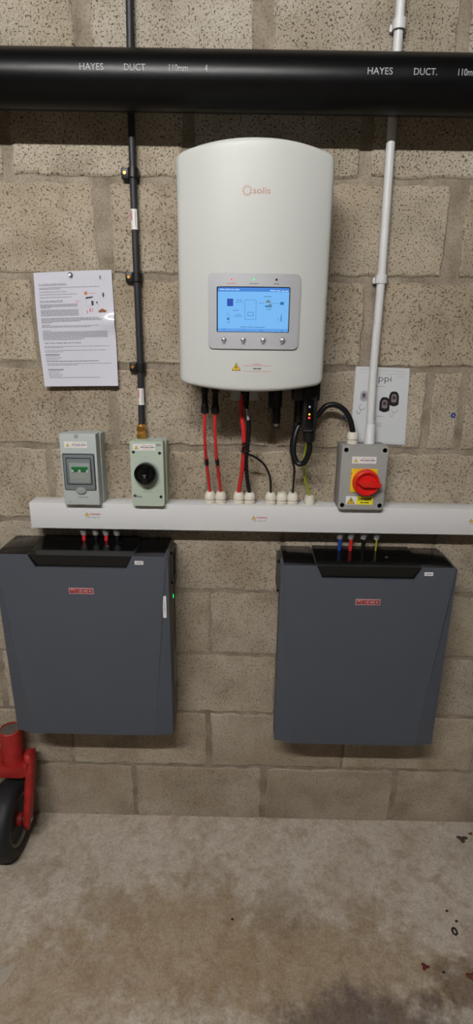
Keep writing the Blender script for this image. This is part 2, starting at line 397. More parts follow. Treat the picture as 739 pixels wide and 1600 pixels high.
# head joints (x, joint width) measured per course from the floor up; the rest of a course runs on at 0.45 m
heads = {0: [(0.0, .016), (0.455, .022), (0.915, .018)], 1: [(-0.21, .010), (0.262, .020), (0.725, .010)],
         2: [(0.03, .014), (0.485, .014), (0.94, .014)], 3: [(0.27, .008), (0.72, .014)], 4: [(0.04, .014), (0.49, .014), (0.945, .014)],
         5: [(-0.195, .020), (0.271, .020), (0.725, .016)], 6: [(0.0, .020), (0.45, .018), (0.878, .022), (0.972, .022)],
         7: [(-0.195, .020), (0.25, .02), (0.693, .028)], 8: [(-0.001, .042), (0.44, .03), (0.893, .046)],
         9: [(-0.23, .03), (0.22, .03), (0.655, .03)], 10: [(-0.023, .042), (0.398, .050), (0.858, .028)]}
tint_c = {0: (1.0, .965, .93), 1: (1.02, .99, .95), 2: (1.0, .975, .94), 3: (1.0, .98, .94), 4: (1.0, .98, .95), 5: (1.0, .97, .92), 6: (1.0, .97, .92),
          7: (1.0, .97, .91), 8: (1.0, .98, .93), 9: (1.0, 1.0, .97), 10: (.98, 1.0, 1.0)}
def block(x0, x1, z0, z1, tint, pit):
    cx, cz = (x0+x1)/2, (z0+z1)/2; bm = bmesh.new(); pts = []
    nx = max(3, int((x1-x0)/0.024)); nz = 8
    per = [(x0+(x1-x0)*i/nx, z0) for i in range(nx)]+[(x1, z0+(z1-z0)*i/nz) for i in range(nz)]
    per += [(x1-(x1-x0)*i/nx, z1) for i in range(nx)]+[(x0, z1-(z1-z0)*i/nz) for i in range(nz)]
    J = 0.0038
    per = [(x+random.uniform(-J, J), z+random.uniform(-J, J)) for x, z in per]
    f0 = random.uniform(-0.0012, 0.0015)-(0.0016 if z0 < 1.1 else 0)
    back = [bm.verts.new((x-cx, 0.03, z-cz)) for x, z in per]
    ring = [bm.verts.new((x-cx, 0.0030, z-cz)) for x, z in per]
    face = []
    for x, z in per:
        dx = math.copysign(min(abs(x-cx), 0.0045+random.uniform(0, .0015)), cx-x); dz = math.copysign(0.0045+random.uniform(0, .0015), cz-z)
        ex = abs(x-cx)/((x1-x0)/2); ez = abs(z-cz)/((z1-z0)/2)
        if ex > ez-0.02 and ez < 0.93: dz = 0
        if ez > ex-0.02 and ex < 0.97: dx = 0
        face.append(bm.verts.new((x-cx+dx, -f0, z-cz+dz)))
    n = len(per)
    for i in range(n):
        j = (i+1) % n
        bm.faces.new((back[i], back[j], ring[j], ring[i])); bm.faces.new((ring[i], ring[j], face[j], face[i]))
    bm.faces.new(face)
    me = bpy.data.meshes.new('block'); bmesh.ops.recalc_face_normals(bm, faces=bm.faces); bm.to_mesh(me); bm.free()
    o = link('block', me, 'concrete_block', wall); o.location = (cx, 0, cz)
    k = random.uniform(0.94, 1.04)
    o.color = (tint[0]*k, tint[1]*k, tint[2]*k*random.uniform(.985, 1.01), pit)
for c in range(14):
    hs = list(heads.get(c, [(-0.2+0.225*(c % 2), .018)]))
    while hs[0][0] > RX0+0.3: hs.insert(0, (hs[0][0]-0.45, .018))
    while hs[-1][0] < RX1-0.3: hs.append((hs[-1][0]+0.45, .018))
    g_ = 0.006 if c < 5 else 0.0085
    zb = c*0.225+(g_ if c else -0.004); zt = (c+1)*0.225-g_
    t = tint_c.get(c, (1, 1, 1))
    edges = [(RX0, 0)]+hs+[(RX1, 0)]
    for (a, wa), (b, wb) in zip(edges[:-1], edges[1:]):
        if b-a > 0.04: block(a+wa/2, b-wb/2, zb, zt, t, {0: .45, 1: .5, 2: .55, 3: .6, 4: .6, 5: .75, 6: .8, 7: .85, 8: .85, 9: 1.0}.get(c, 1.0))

# ------------------------------------------------------------------ fluorescent batten on the ceiling behind the camera
lx, ld, lz = -0.2, 2.3, 3.09
lamp = thing('ceiling_batten_light_offscreen', 'long white fluorescent batten light fixed to the ceiling', 'light', P(lx, ld, RZ))
box('housing', lx-0.78, lx+0.78, ld-0.03, ld+0.03, lz+0.03, RZ+0.002, 'white_plastic', lamp, 0.004)
lathe('tube_offscreen', [(0.0, 0), (0.013, 0.0), (0.019, 0.01), (0.019, 1.48), (0.013, 1.49), (0, 1.49)], P(lx-0.745, ld, lz), (1, 0, 0), 'tube_glow', lamp, 16)
for sgn in (-1, 1): box('lampholder', lx+sgn*0.755-0.012, lx+sgn*0.755+0.012, ld-0.018, ld+0.018, lz-0.022, lz+0.032, 'white_plastic', lamp, 0.003)

# ------------------------------------------------------------------ black duct along the wall
DZ = lambda x: 2.1985-0.0075*(x+0.1)
DD, DR = 0.088, 0.0575
duct = thing('duct_pipe', 'thick black plastic duct running level across the top of the wall', 'pipe', P(0.35, DD, DZ(0.35)))
bm = bmesh.new()
path = [P(x, DD, DZ(x)) for x in [RX0+i*(RX1-RX0)/40 for i in range(41)]]
tube_bm(bm, path, DR, 40); bmesh.ops.translate(bm, verts=bm.verts, vec=world_off(duct))
from_bm('duct_wall', bm, 'duct_black', duct, angle=math.radians(50))
def duct_map(x, z):                                     # z = arc length measured up from the print line
    a = z/DR-0.06
    return P(x, DD+(DR+0.0012)*math.cos(a), DZ(x)+(DR+0.0012)*math.sin(a))
for s, x, wd in (('HAYES', 0.0035, .051), ('DUCT', 0.0987, .0455), ('110mm', 0.1950, .040), ('4', 0.2705, .0065),
                 ('HAYES', 0.6173, .053), ('DUCT.', 0.7154, .049), ('110mm', 0.8093, .041), ('4', 0.8850, .0065)):
    text('lettering', s, x, 0.0, duct_map, 'duct_print', duct, width=wd, height=.0125)
for x in (-1.2, 1.75):
    br = thing('duct_bracket', 'steel strap bracket holding the black duct on the side of the '+('black conduit' if x < 0 else 'white conduit'), 'bracket', P(x, 0, DZ(x)), 'duct brackets')
    pts = [P(x, -0.002, DZ(x)+0.09), P(x, 0.004, DZ(x)+0.066), P(x, 0.04, DZ(x)+0.0615)]+[P(x, DD+(DR+.004)*math.sin(a), DZ(x)+(DR+.004)*math.cos(a)) for a in (0, .5, 1, 1.57, 2.1, 2.6, 3.14)]
    pts += [P(x, 0.04, DZ(x)-0.0615), P(x, 0.004, DZ(x)-0.066), P(x, -0.002, DZ(x)-0.09)]
    tube('strap', pts, 0.004, 'steel', br, n=8, sub=4)

# ------------------------------------------------------------------ conduits and clips on the wall
def cond(pts, r, m, parent, name='tube', n=16): return tube(name, [P(*p) for p in pts], r, m, parent, n=n, sub=4)
bc = thing('black_conduit', 'slim black conduit running down the wall into a brass gland', 'conduit', P(0.083, 0.018, 1.38))
bpts = [(0.0975, .018, 3.10), (0.0945, .018, 2.6), (0.0925, .018, 2.37), (0.0855, .018, 2.13), (0.0835, .018, 1.85), (0.0835, .018, 1.62), (0.0815, .020, 1.46), (0.0810, .024, 1.40)]
cond(bpts, 0.0088, 'conduit_black', bc)
def conduit_sticker(x, z0, z1):
    c, r, d = x, 0.0093, 0.020
    bm = bmesh.new(); prof = []
    for i in range(7):
        a = math.radians(-62+i*21); prof.append((c+r*math.sin(a), d+r*math.cos(a)))
    for (xa, da), (xb, db) in zip(prof[:-1], prof[1:]):
        bm.faces.new([bm.verts.new(P(*q)) for q in ((xa, da, z0), (xb, db, z0), (xb, db, z1), (xa, da, z1))])
    bmesh.ops.remove_doubles(bm, verts=bm.verts, dist=1e-6)
    bmesh.ops.translate(bm, verts=bm.verts, vec=world_off(bc))
    s = from_bm('warning_sticker', bm, 'white_sticker', bc, smooth=True)
    def f(u, z, e=0.0005):
        a = math.radians(u); return P(c+(r+e)*math.sin(a), d+(r+e)*math.cos(a), z)
    poly_mapped('print', [rect(-44, -30, z0+(z1-z0)*.42, z1-.003), rect(-24, -18, z0+(z1-z0)*.45, z1-.005)], f, 'ink_red', s)
    poly_mapped('print', [rect(24, 30, z0+.006, z1-.006)], f, 'ink_light', s)
    poly_mapped('hazard_mark', [[(-44, z0+.004), (-20, z0+.004), (-32, z0+.012)]], f, 'yellow', s)
conduit_sticker(0.0838, 1.908, 1.954); conduit_sticker(0.0825, 1.474, 1.5185)
def hexnut(name, x, d, z0, z1, r, m, parent, n=6):
    lathe(name, [(r*0.86, z0-z0), (r, (z1-z0)*.15), (r, (z1-z0)*.85), (r*0.86, z1-z0)], P(x, d, z0), (0, 0, 1), m, parent, n, 20)
lathe('brass_gland', [(.0095, 0), (.0095, .010), (.0105, .0105), (.0105, .022), (.0112, .024), (.0118, .040), (.0100, .047), (.0088, .048)], P(.0805, .026, 1.373), (0, 0, 1), 'brass', bc, 18)
hexnut('gland_nut', .0805, .026, 1.381, 1.396, .0145, 'brass', bc)
hexnut('gland_nut', .0808, .0255, 1.401, 1.417, .0142, 'brass', bc)
def saddle_clip(x, z, label, m, screw, r=0.0105, foot=.030):
    t = thing('saddle_clip', label, 'clip', P(x, 0, z))
    h = 0.0105
    bm = bmesh.new(); prof = []
    for i in range(13):
        a = -PI/2+PI*i/12; prof.append((x+r*math.sin(a), .018+r*math.cos(a)))
    prof = [(x-r, 0.0)]+prof+[(x+r, 0.0)]
    outer = [(x+(q[0]-x)*1.22, q[1]+(.0022 if q[1] > .002 else 0)) for q in prof]
    a = [[bm.verts.new(P(px, pd, z+s*h)) for px, pd in prof] for s in (-1, 1)]
    b = [[bm.verts.new(P(px, pd, z+s*h)) for px, pd in outer] for s in (-1, 1)]
    for i in range(len(prof)-1):
        bm.faces.new((a[0][i], a[0][i+1], a[1][i+1], a[1][i])); bm.faces.new((b[0][i], b[1][i], b[1][i+1], b[0][i+1]))
        for k in (0, 1): bm.faces.new((a[k][i], b[k][i], b[k][i+1], a[k][i+1]))
    bmesh.ops.translate(bm, verts=bm.verts, vec=world_off(t)); from_bm('strap', bm, m, t, angle=math.radians(40))
    if foot:
        box('foot', x-foot, x-r*1.02, 0, .016 if screw else .011, z-(.012 if screw else .010), z+(.0125 if screw else .004), m, t, .002)
        if screw:
            lathe('screw', [(.0048, 0), (.0048, .002), (.0036, .0032), (.0012, .0032), (.0008, .0018), (0, .0018)], P(x-.021, .0155, z+.001), (0, -1, 0), 'brass', t, 12)
    return t
saddle_clip(.0848, 2.034, 'black plastic conduit clip just below the black duct', 'black_plastic', True)
saddle_clip(.0834, 1.7985, 'black plastic conduit clip beside the top of the laminated sheet', 'black_plastic', True)
saddle_clip(.0832, 1.5733, 'black plastic conduit clip beside the bottom of the laminated sheet', 'black_plastic', True)
wc = thing('white_conduit', 'round white plastic conduit rising from the grey isolator box', 'conduit', P(.711, .018, 1.38))
cond([(.698, .018, 3.10), (.700, .018, 2.7), (.7035, .0165, 2.38), (.7075, .0165, 2.13), (.7125, .019, 1.81), (.7115, .022, 1.60), (.7135, .028, 1.45), (.7145, .034, 1.376)], 0.0108, 'white_plastic', wc, n=20)
lathe('conduit_coupler', [(.0150, 0), (.0150, .004), (.0136, .006), (.0132, .050), (.0112, .054)], P(.7145, .034, 1.377), (0, 0, 1), 'white_plastic', wc, 20)
saddle_clip(.7042, 2.333, 'white plastic conduit clip above the black duct', 'white_plastic', False, .0120, .019)
saddle_clip(.7128, 1.800, 'white plastic conduit clip beside the inverter', 'white_plastic', False, .0120, .019)

# ------------------------------------------------------------------ inverter
IX, IHW = 0.3825, 0.1735
def i_d(x):
    t = min(1.0, abs(x-IX)/IHW); return 0.180+0.047*(1-t**2.3)
def i_zt(x):
    t = min(1.0, abs(x-IX)/IHW); r = .016; e = IHW-abs(x-IX); z = 2.031+.020*(1-t*t)
    return z-(r-math.sqrt(max(0, r*r-(r-e)**2)) if e < r else 0)
def i_zb(x):
    t = min(1.0, abs(x-IX)/IHW); r = .016; e = IHW-abs(x-IX); z = 1.547-.0155*(1-t*t)
    return z+(r-math.sqrt(max(0, r*r-(r-e)**2)) if e < r else 0)
inv = thing('inverter', 'large off-white wall inverter with a bowed front and small lit screen', 'inverter', P(IX, 0, 1.547))
bm = bmesh.new()
ee = [0, .0008, .002, .004, .007, .011, .016, .022, .032]
xs = [IX-IHW+e for e in ee]+[IX-IHW+.032+(2*IHW-.064)*i/24 for i in range(1, 24)]+[IX+IHW-e for e in reversed(ee)]
def fillet(e, r=.010): return 0 if e >= r else r-math.sqrt(max(0, r*r-(r-e)**2))
ze = [0, .0006, .002, .004, .007, .010, .02]
grid = []
for x in xs:
    zb, zt = i_zb(x), i_zt(x); col = []
    zz = [zb+e for e in ze]+[zb+.02+(zt-zb-.04)*k/14 for k in range(1, 14)]+[zt-e for e in reversed(ze)]
    for z in zz:
        e = min(IHW-abs(x-IX), z-zb, zt-z); col.append(bm.verts.new(P(x, i_d(x)-fillet(max(0, e)), z)))
    grid.append(col)
nx, nz = len(grid), len(grid[0])
for i in range(nx-1):
    for k in range(nz-1): bm.faces.new((grid[i][k], grid[i+1][k], grid[i+1][k+1], grid[i][k+1]))
loop = [grid[i][0] for i in range(nx)]+[grid[-1][k] for k in range(1, nz)]+[grid[i][-1] for i in range(nx-2, -1, -1)]+[grid[0][k] for k in range(nz-2, 0, -1)]
bk = [bm.verts.new((v.co.x, -0.045, v.co.z)) for v in loop]
for i in range(len(loop)):
    j = (i+1) % len(loop); bm.faces.new((loop[i], loop[j], bk[j], bk[i]))
bm.faces.new(bk)
bmesh.ops.translate(bm, verts=bm.verts, vec=world_off(inv))
from_bm('front_cover', bm, 'inverter_white', inv, angle=math.radians(60))
box('heat_sink', IX-.150, IX+.150, -.002, .050, 1.575, 1.995, 'isolator_grey', inv, .003)
def i_map(off): return lambda x, z: P(x, i_d(x)+off, z)
# logo
LX, LZ = .3655, 1.9508
rays = []
for k in range(12):
    a = 2*PI*k/12; q = []
    for (r, da) in ((.0062, -.20), (.0105, .10), (.0112, .30), (.0064, .12)): q.append((LX+r*math.cos(a+da), LZ+r*math.sin(a+da)))
    rays.append(q)
poly_mapped('logo_sun', rays, i_map(.0006), 'logo_tan', inv)
text('logo_lettering', 'solis', .3785, 1.9452, i_map(.0006), 'logo_tan', inv, width=.0365, height=.0125)
# display panel, following the bow
def bowed_panel(name, x0, x1, z0, z1, r, o0, o1, m, parent, n=28):
    bm = bmesh.new(); cols = []
    for i in range(n+1):
        x = x0+(x1-x0)*(0.5-0.5*math.cos(PI*i/n)); e = min(x-x0, x1-x); c = r-math.sqrt(max(0, r*r-(r-e)**2)) if e < r else 0
        cols.append((x, z0+c, z1-c))
    bev = .0015
    A = [(bm.verts.new(P(x, i_d(x)+o0, a)), bm.verts.new(P(x, i_d(x)+o1-bev, a)), bm.verts.new(P(x, i_d(x)+o1, min(a+bev, (a+b)/2))),
          bm.verts.new(P(x, i_d(x)+o1, max(b-bev, (a+b)/2))), bm.verts.new(P(x, i_d(x)+o1-bev, b)), bm.verts.new(P(x, i_d(x)+o0, b))) for x, a, b in cols]
    for i in range(n):
        for k in range(6): bm.faces.new((A[i][k], A[i+1][k], A[i+1][(k+1) % 6], A[i][(k+1) % 6]))
    bm.faces.new(A[0]); bm.faces.new(list(reversed(A[-1])))
    bmesh.ops.translate(bm, verts=bm.verts, vec=world_off(parent))
    return from_bm(name, bm, m, parent, angle=math.radians(40))
dp = bowed_panel('display_panel', .2805, .4885, 1.6272, 1.7895, .012, -.003, .0045, 'silver', inv)
so = .0045
sf = bowed_panel('screen_bezel', .3005, .4655, 1.6640, 1.7625, .0015, 0, so+.0006, 'black_gloss', dp)
SX0, SX1, SZ0, SZ1 = .3030, .4635, 1.6660, 1.7595
scr = poly_mapped('screen', strips(SX0, SX1, SZ0, SZ1, 14), i_map(so+.0010), 'lcd_sky', dp)
def SP(u, v): return (SX0+(u-65)/625*(SX1-SX0), SZ1-(v-62)/378*(SZ1-SZ0))
def srect(u0, v0, u1, v1):
    a = SP(u0, v1); b = SP(u1, v0); n = max(1, int((u1-u0)/60)); return strips(a[0], b[0], a[1], b[1], n)
def sdraw(name, polys, m, e=.0014): return poly_mapped(name, polys, i_map(so+e), m, dp)
sdraw('screen_header', srect(65, 62, 690, 97), 'lcd_bar', .0013)
sdraw('screen_footer', srect(65, 412, 690, 440), 'lcd_foot', .0013)
hd = []
for u0, u1, v in ((80, 122, 75), (128, 176, 76), (182, 205, 77), (212, 255, 77), (520, 570, 82), (576, 612, 83), (622, 650, 84), (655, 682, 84)): hd += srect(u0, v, u1, v+9)
sdraw('screen_text', hd, 'lcd_pale', .0016)['kind'] = 'stuff'
sdraw('solar_panel_icon', srect(148, 157, 200, 220), 'lcd_navy')
sdraw('solar_panel_icon_grid', [q for u in (160, 173, 186) for q in srect(u, 160, u+2, 217)]+[q for v in (172, 188, 204) for q in srect(151, v, 197, v+2)], 'lcd_grid', .0016)
lines = []
for u0, v0, u1, v1 in ((220, 187, 290, 190), (196, 308, 285, 311), (425, 191, 470, 194), (545, 191, 602, 194)): lines += srect(u0, v0, u1, v1)
def outline(u0, v0, u1, v1, t): return srect(u0, v0, u1, v0+t)+srect(u0, v1-t, u1, v1)+srect(u0, v0, u0+t, v1)+srect(u1-t, v0, u1, v1)
lines += outline(303, 166, 403, 334, 3)+outline(328, 270, 380, 304, 4)+outline(147, 284, 168, 340, 2)
sdraw('flow_lines', lines, 'lcd_line')
tx = []
for u0, v, u1 in ((230, 168, 254), (258, 168, 278), (200, 254, 226), (230, 254, 250), (220, 293, 240), (244, 293, 268), (150, 356, 172), (470, 135, 500), (506, 136, 534), (490, 241, 510), (514, 241, 534),
                  (265, 396, 318), (324, 396, 380), (386, 397, 430), (436, 398, 482), (110, 420, 134), (288, 420, 306), (436, 426, 468), (626, 430, 646)): tx += srect(u0, v, u1, v+5)
tx += srect(626, 284, 630, 348)+srect(620, 300, 624, 345)+srect(596, 320, 599, 346)
sdraw('screen_text', tx, 'lcd_text', .0015)['kind'] = 'stuff'
sdraw('battery_icon', srect(149, 320, 166, 339), 'lcd_teal')
sdraw('house_icon', [[SP(478, 188), SP(535, 188), SP(507, 160)], [SP(503, 209), SP(546, 209), SP(525, 194)]], 'lcd_grey')
sdraw('house_icon', srect(480, 212, 540, 226), 'lcd_teal'); sdraw('meter_icon', srect(611, 180, 645, 205), 'lcd_teal')
for x, m, ring in ((.3340, 'led_red', 'led_ring_red'), (.3837, 'led_green', 'led_ring_green'), (.4337, 'black_plastic', None)):
    y = i_d(x)+so; zc = 1.7762
    l = lathe('indicator_led', [(.0018, -.001), (.0018, .0006), (.0010, .0014), (0, .0014)] if ring else [(.0026, -.001), (.0026, .0004), (0, .0004)], P(x, y, zc), (0, -1, 0), m, dp, 14)
    poly_mapped('led_caption', [rect(x-.010 if m != 'black_plastic' else x-.006, x-.001, 1.7665, 1.7685), rect(x, x+.009 if m != 'black_plastic' else x+.006, 1.7665, 1.7685)], i_map(so+.0004), {'led_red': 'ink_pink', 'led_green': 'print_grey', 'black_plastic': 'ink_light'}[m], dp)
for x in (.3175, .3616, .4072, .4513):
    lathe('button', [(.0064, -.001), (.0064, .0012), (.0056, .0022), (.0054, .0030), (.0042, .0040), (.0018, .0046), (0, .0047)], P(x, i_d(x)+so, 1.6478), (0, -1, 0), 'silver_button', dp, 18)
    poly_mapped('button_caption', [rect(x-.004, x+.004, 1.6385, 1.6400)], i_map(so+.0003), 'ink_light', dp)
# hazard sticker low on the cover
hs = poly_mapped('hazard_sticker', strips(.331, .430, 1.5690, 1.6035, 6), i_map(.0004), 'inverter_white', inv)
warning_triangle(hs, .3462, 1.5885, .0205, i_map(.0006), i_map(.0009))
poly_mapped('bolt_mark', [[(.3470, 1.5935), (.3440, 1.5860), (.3458, 1.5860), (.3450, 1.5808), (.3486, 1.5880), (.3466, 1.5880)]], i_map(.0012), 'ink_black', hs)
poly_mapped('red_rule', strips(.3625, .4275, 1.5905, 1.5917, 4)+strips(.3625, .4275, 1.5778, 1.5790, 4), i_map(.0008), 'ink_pink', hs)
text('warning_lettering', 'WARNING', .3950, 1.5928, i_map(.0008), 'ink_red', hs, width=.019, height=.0030, align='C')
poly_mapped('warning_line', [rect(.3855, .3945, 1.5836, 1.5858), rect(.3955, .4045, 1.5836, 1.5858)], i_map(.0008), 'ink', hs)
# connectors below the cover
def dc_plug(x, d, zt, zb, parent, m='black_plastic'):
    h = zt-zb
    return lathe('cable_connector', [(.0098, 0), (.0108, .002), (.0108, .016), (.0092, .018), (.0092, .022), (.0080, .024), (.0080, h*.55), (.0100, h*.57), (.0100, h*.8), (.0086, h*.82), (.0086, h)], P(x, d, zb), (0, 0, 1), m, parent, 14)
dc_plug(.2632, .10, 1.560, 1.4635, inv); dc_plug(.2905, .10, 1.560, 1.4635, inv)
box('terminal_block', .3315, .3570, .07, .125, 1.500, 1.56, 'grey_gland', inv, .003)
box('terminal_block', .3790, .4025, .07, .125, 1.500, 1.56, 'grey_gland', inv, .003)
lathe('cable_connector', [(.0100, 0), (.0105, .003), (.0105, .035), (.012, .036), (.012, .06)], P(.3680, .10, 1.485), (0, 0, 1), 'black_plastic', inv, 14)
# blanked connectors hanging behind
lathe('blanked_connector', [(.0085, 0), (.0095, .003), (.0095, .012), (.011, .014), (.011, .055), (.014, .057), (.014, .12)], P(.4520, .085, 1.424), (0, 0, 1), 'black_plastic', inv, 14)
box('blanked_connector_clip', .4460, .4580, .0935, .0975, 1.4290, 1.4365, 'chassis', inv, .001)
lathe('blanked_connector', [(0, 0), (.0075, 0), (.0085, .003), (.0085, .010), (.010, .012), (.010, .075)], P(.4390, .075, 1.472), (0, 0, 1), 'black_plastic', inv, 14)
lathe('side_knob', [(.009, -.004), (.009, .004), (.006, .008), (0, .008)], P(.4340, .095, 1.473), (0, -1, 0), 'chassis', inv, 14)
box('connector_shroud', .490, .560, .06, .118, 1.500, 1.56, 'black_plastic', inv, .004)
lathe('cable_connector', [(.0075, 0), (.009, .003), (.009, .03), (.011, .032), (.011, .09)], P(.5110, .085, 1.440), (0, 0, 1), 'black_plastic', inv, 14)

# ------------------------------------------------------------------ data logger stick
lg = thing('data_logger', 'black plug-in data logger with glowing red and amber lights below the inverter', 'data logger', P(.5345, .125, 1.4))
prism('case', rrect(.5165, .5515, 1.4255, 1.530, .004), .095, .138, 'black_plastic', lg, .003)
prism('face_plate', rrect(.5245, .5430, 1.4330, 1.5060, .003), .137, .1388, 'black_gloss', lg, .0005)
for z, m, r in ((1.4880, 'led_white', .0028), (1.4690, 'led_amber', .0026), (1.4600, 'led_red', .0030)):
    lathe('indicator_led', [(r, 0), (r*.9, .001), (0, .0016)], P(.5325, .1385, z), (0, -1, 0), m, lg, 12)
box('trim_line', .5200, .5400, .1375, .1388, 1.4262, 1.4278, 'steel', lg)
box('side_label', .5510, .5520, .106, .132, 1.470, 1.490, 'white_sticker', lg)
lathe('ribbed_nut', [(.0125, 0), (.0155, .004), (.0165, .010), (.0170, .030), (.0150, .034)], P(.5370, .116, 1.394), (0, 0, 1), 'black_plastic', lg, 10, 20)

# ------------------------------------------------------------------ trunking
TD, TZ0, TZ1, TX0, TX1 = .060, 1.1215, 1.1985, -.2435, 1.60
tr = thing('cable_trunking', 'long white rectangular cable trunking fixed along the wall', 'trunking', P(.40, 0, TZ0))
box('base_channel', TX0+.001, TX1, -.002, TD-.009, TZ0+.0012, TZ1-.0006, 'trunking_white', tr, .0012)
prism('lid', [(TX0+.001, TZ0), (TX1, TZ0), (TX1, TZ1), (TX0+.001, TZ1)], TD-.010, TD, 'trunking_white', tr, .0016)
box('end_cap', TX0, TX0+.0025, -.001, TD+.0006, TZ0-.0006, TZ1+.0006, 'trunking_white', tr, .0006)
def small_warning(x, zc, name='warning_sticker'):
    f, g, h = plane_at(TD+.0004), plane_at(TD+.0007), plane_at(TD+.0010)
    st = poly_mapped(name, [rect(x-.003, x+.047, zc-.013, zc+.009)], f, 'trunking_white', tr)
    warning_triangle(st, x+.0055, zc+.0015, .0125, g, h)
    text('warning_lettering', 'WARNING', x+.0125, zc-.0010, g, 'ink_red', st, width=.031, height=.0050, bold=.02)
    text('warning_lettering', 'High Voltage DC', x+.003, zc-.0105, g, 'ink', st, width=.038, height=.0042)
small_warning(-.0850, 1.165); small_warning(.3930, 1.1625); small_warning(1.0110, 1.164)
GD = .032
def top_gland(x, h=.0345, plain=False):
    z = TZ1-.001
    prof = [(.0152, 0), (.0160, .0015), (.0160, .0085), (.0140, .0095), (.0140, .0125), (.0162, .0135), (.0162, .0225), (.0140, .0290), (.0105, h), (.0050, h), (.0050, h-.006)]
    if plain: prof = [(.0145, 0), (.0150, .002), (.0150, .018), (.0128, .026), (.0060, .0275), (.0050, .0275), (.0050, .022)]
    lathe('cable_gland', prof, P(x, GD, z), (0, 0, 1), 'gland_cream', tr, 18)
gx = [.2718, .3025, .3548, .3862, .4463, .4786, .5091, .5585]
for i, x in enumerate(gx): top_gland(x, plain=(i == 7))
glx = [-.1020, -.0660, -.0360, -.0035]; grx = [.6530, .6850, .7220, .7600]
for x in glx+grx:
    lathe('cable_gland', [(.0140, 0), (.0140, .012), (.0118, .018), (.0085, .024), (.0085, .028), (.0040, .028)], P(x, GD, TZ0+.001), (0, 0, -1), 'grey_gland', tr, 16)

# ------------------------------------------------------------------ cables
def cable(label, pts, r, m, name='cable', group=None, ties=()):
    o = tube(name, [P(*p) for p in pts], r, m, None, n=10, sub=10)
    tag(o, label, 'cable', group)
    return o
for i, (xa, xm, xb) in enumerate(((.2632, .2640, .2718), (.2905, .2930, .3025))):
    c = cable('thin red solar cable under the inverter, '+('farther from' if i == 0 else 'nearer to')+' the thick red cable', [(xa, .10, 1.470), (xa-.001, .10, 1.43), (xm-.001, .085, 1.36), (xm+.002, .06, 1.31), (xb-.002, GD+.008, 1.255), (xb, GD, 1.225)], .0042, 'cable_red', 'red_cable', 'thin red solar cables')
    tube('cable_joint', [P(xm+.0005, .074, 1.336), P(xm+.0020, .064, 1.318)], .0056, 'black_rubber', c, n=10, sub=2)
c = cable('thick red battery cable tied to the black one below the inverter', [(.3580, .105, 1.515), (.3590, .105, 1.47), (.3655, .100, 1.42), (.3672, .088, 1.37), (.3640, .065, 1.31), (.3565, GD+.01, 1.25), (.3548, GD, 1.222)], .0062, 'cable_red', 'red_cable')
c = cable('thick black battery cable with a white tag hanging below the inverter', [(.3700, .105, 1.500), (.3735, .110, 1.465), (.3795, .108, 1.43), (.3770, .098, 1.38), (.3740, .075, 1.33), (.3780, .05, 1.275), (.3862, GD, 1.222)], .0058, 'cable_black', 'black_cable')
pr = [P(.3722, .1175, 1.478), P(.3752, .1185, 1.462), P(.3775, .1180, 1.450)]
tube('cable_tag', pr, .0036, 'label_lilac', c, n=8, sub=3)
for z, dz, xx, dd, rr in ((1.362, .0, .3715, .091, .0125), (1.2985, .0, .3695, .060, .0115), (1.388, .004, .3735, .098, .0115)):
    pts = [P(xx+rr*math.cos(a), dd+rr*.62*math.sin(a), z+dz*math.cos(a)) for a in [2*PI*k/14 for k in range(15)]]
    tube('cable_tie', pts, .0016, 'black_plastic', c, n=6, sub=1)
cable('thin black cable curving away from the tied pair to its own gland', [(.3740, .100, 1.385), (.3640, .100, 1.372), (.3720, .097, 1.357), (.3960, .085, 1.346), (.4250, .062, 1.318), (.4430, .040, 1.275), (.4463, GD, 1.222)], .0030, 'cable_black', 'black_cable')
cable('thin black cable dropping straight down beside the looped cable', [(.5010, .085, 1.515), (.5000, .085, 1.44), (.4935, .078, 1.375), (.5010, .068, 1.335), (.5085, .055, 1.305), (.5090, .04, 1.255), (.5091, GD, 1.222)], .0030, 'cable_black', 'black_cable')
cable('yellow and green earth cable dropping behind the looped black cable', [(.5330, .070, 1.46), (.5370, .070, 1.385), (.5335, .062, 1.34), (.5400, .045, 1.28), (.5530, .035, 1.24), (.5585, GD, 1.215)], .0036, 'cable_green', 'earth_cable')
cable('thick black cable looping under the data logger and arching to the grey isolator', [(.5375, .116, 1.400), (.5410, .110, 1.370), (.5290, .100, 1.3345), (.5120, .094, 1.3330), (.5010, .090, 1.360), (.5030, .085, 1.400), (.5150, .075, 1.432), (.5390, .060, 1.445), (.5640, .050, 1.4540), (.5850, .048, 1.4780), (.6090, .048, 1.4840), (.6360, .048, 1.4710), (.6550, .046, 1.4440), (.6640, .045, 1.4130), (.6655, .044, 1.395)], .0075, 'cable_black', 'black_cable')
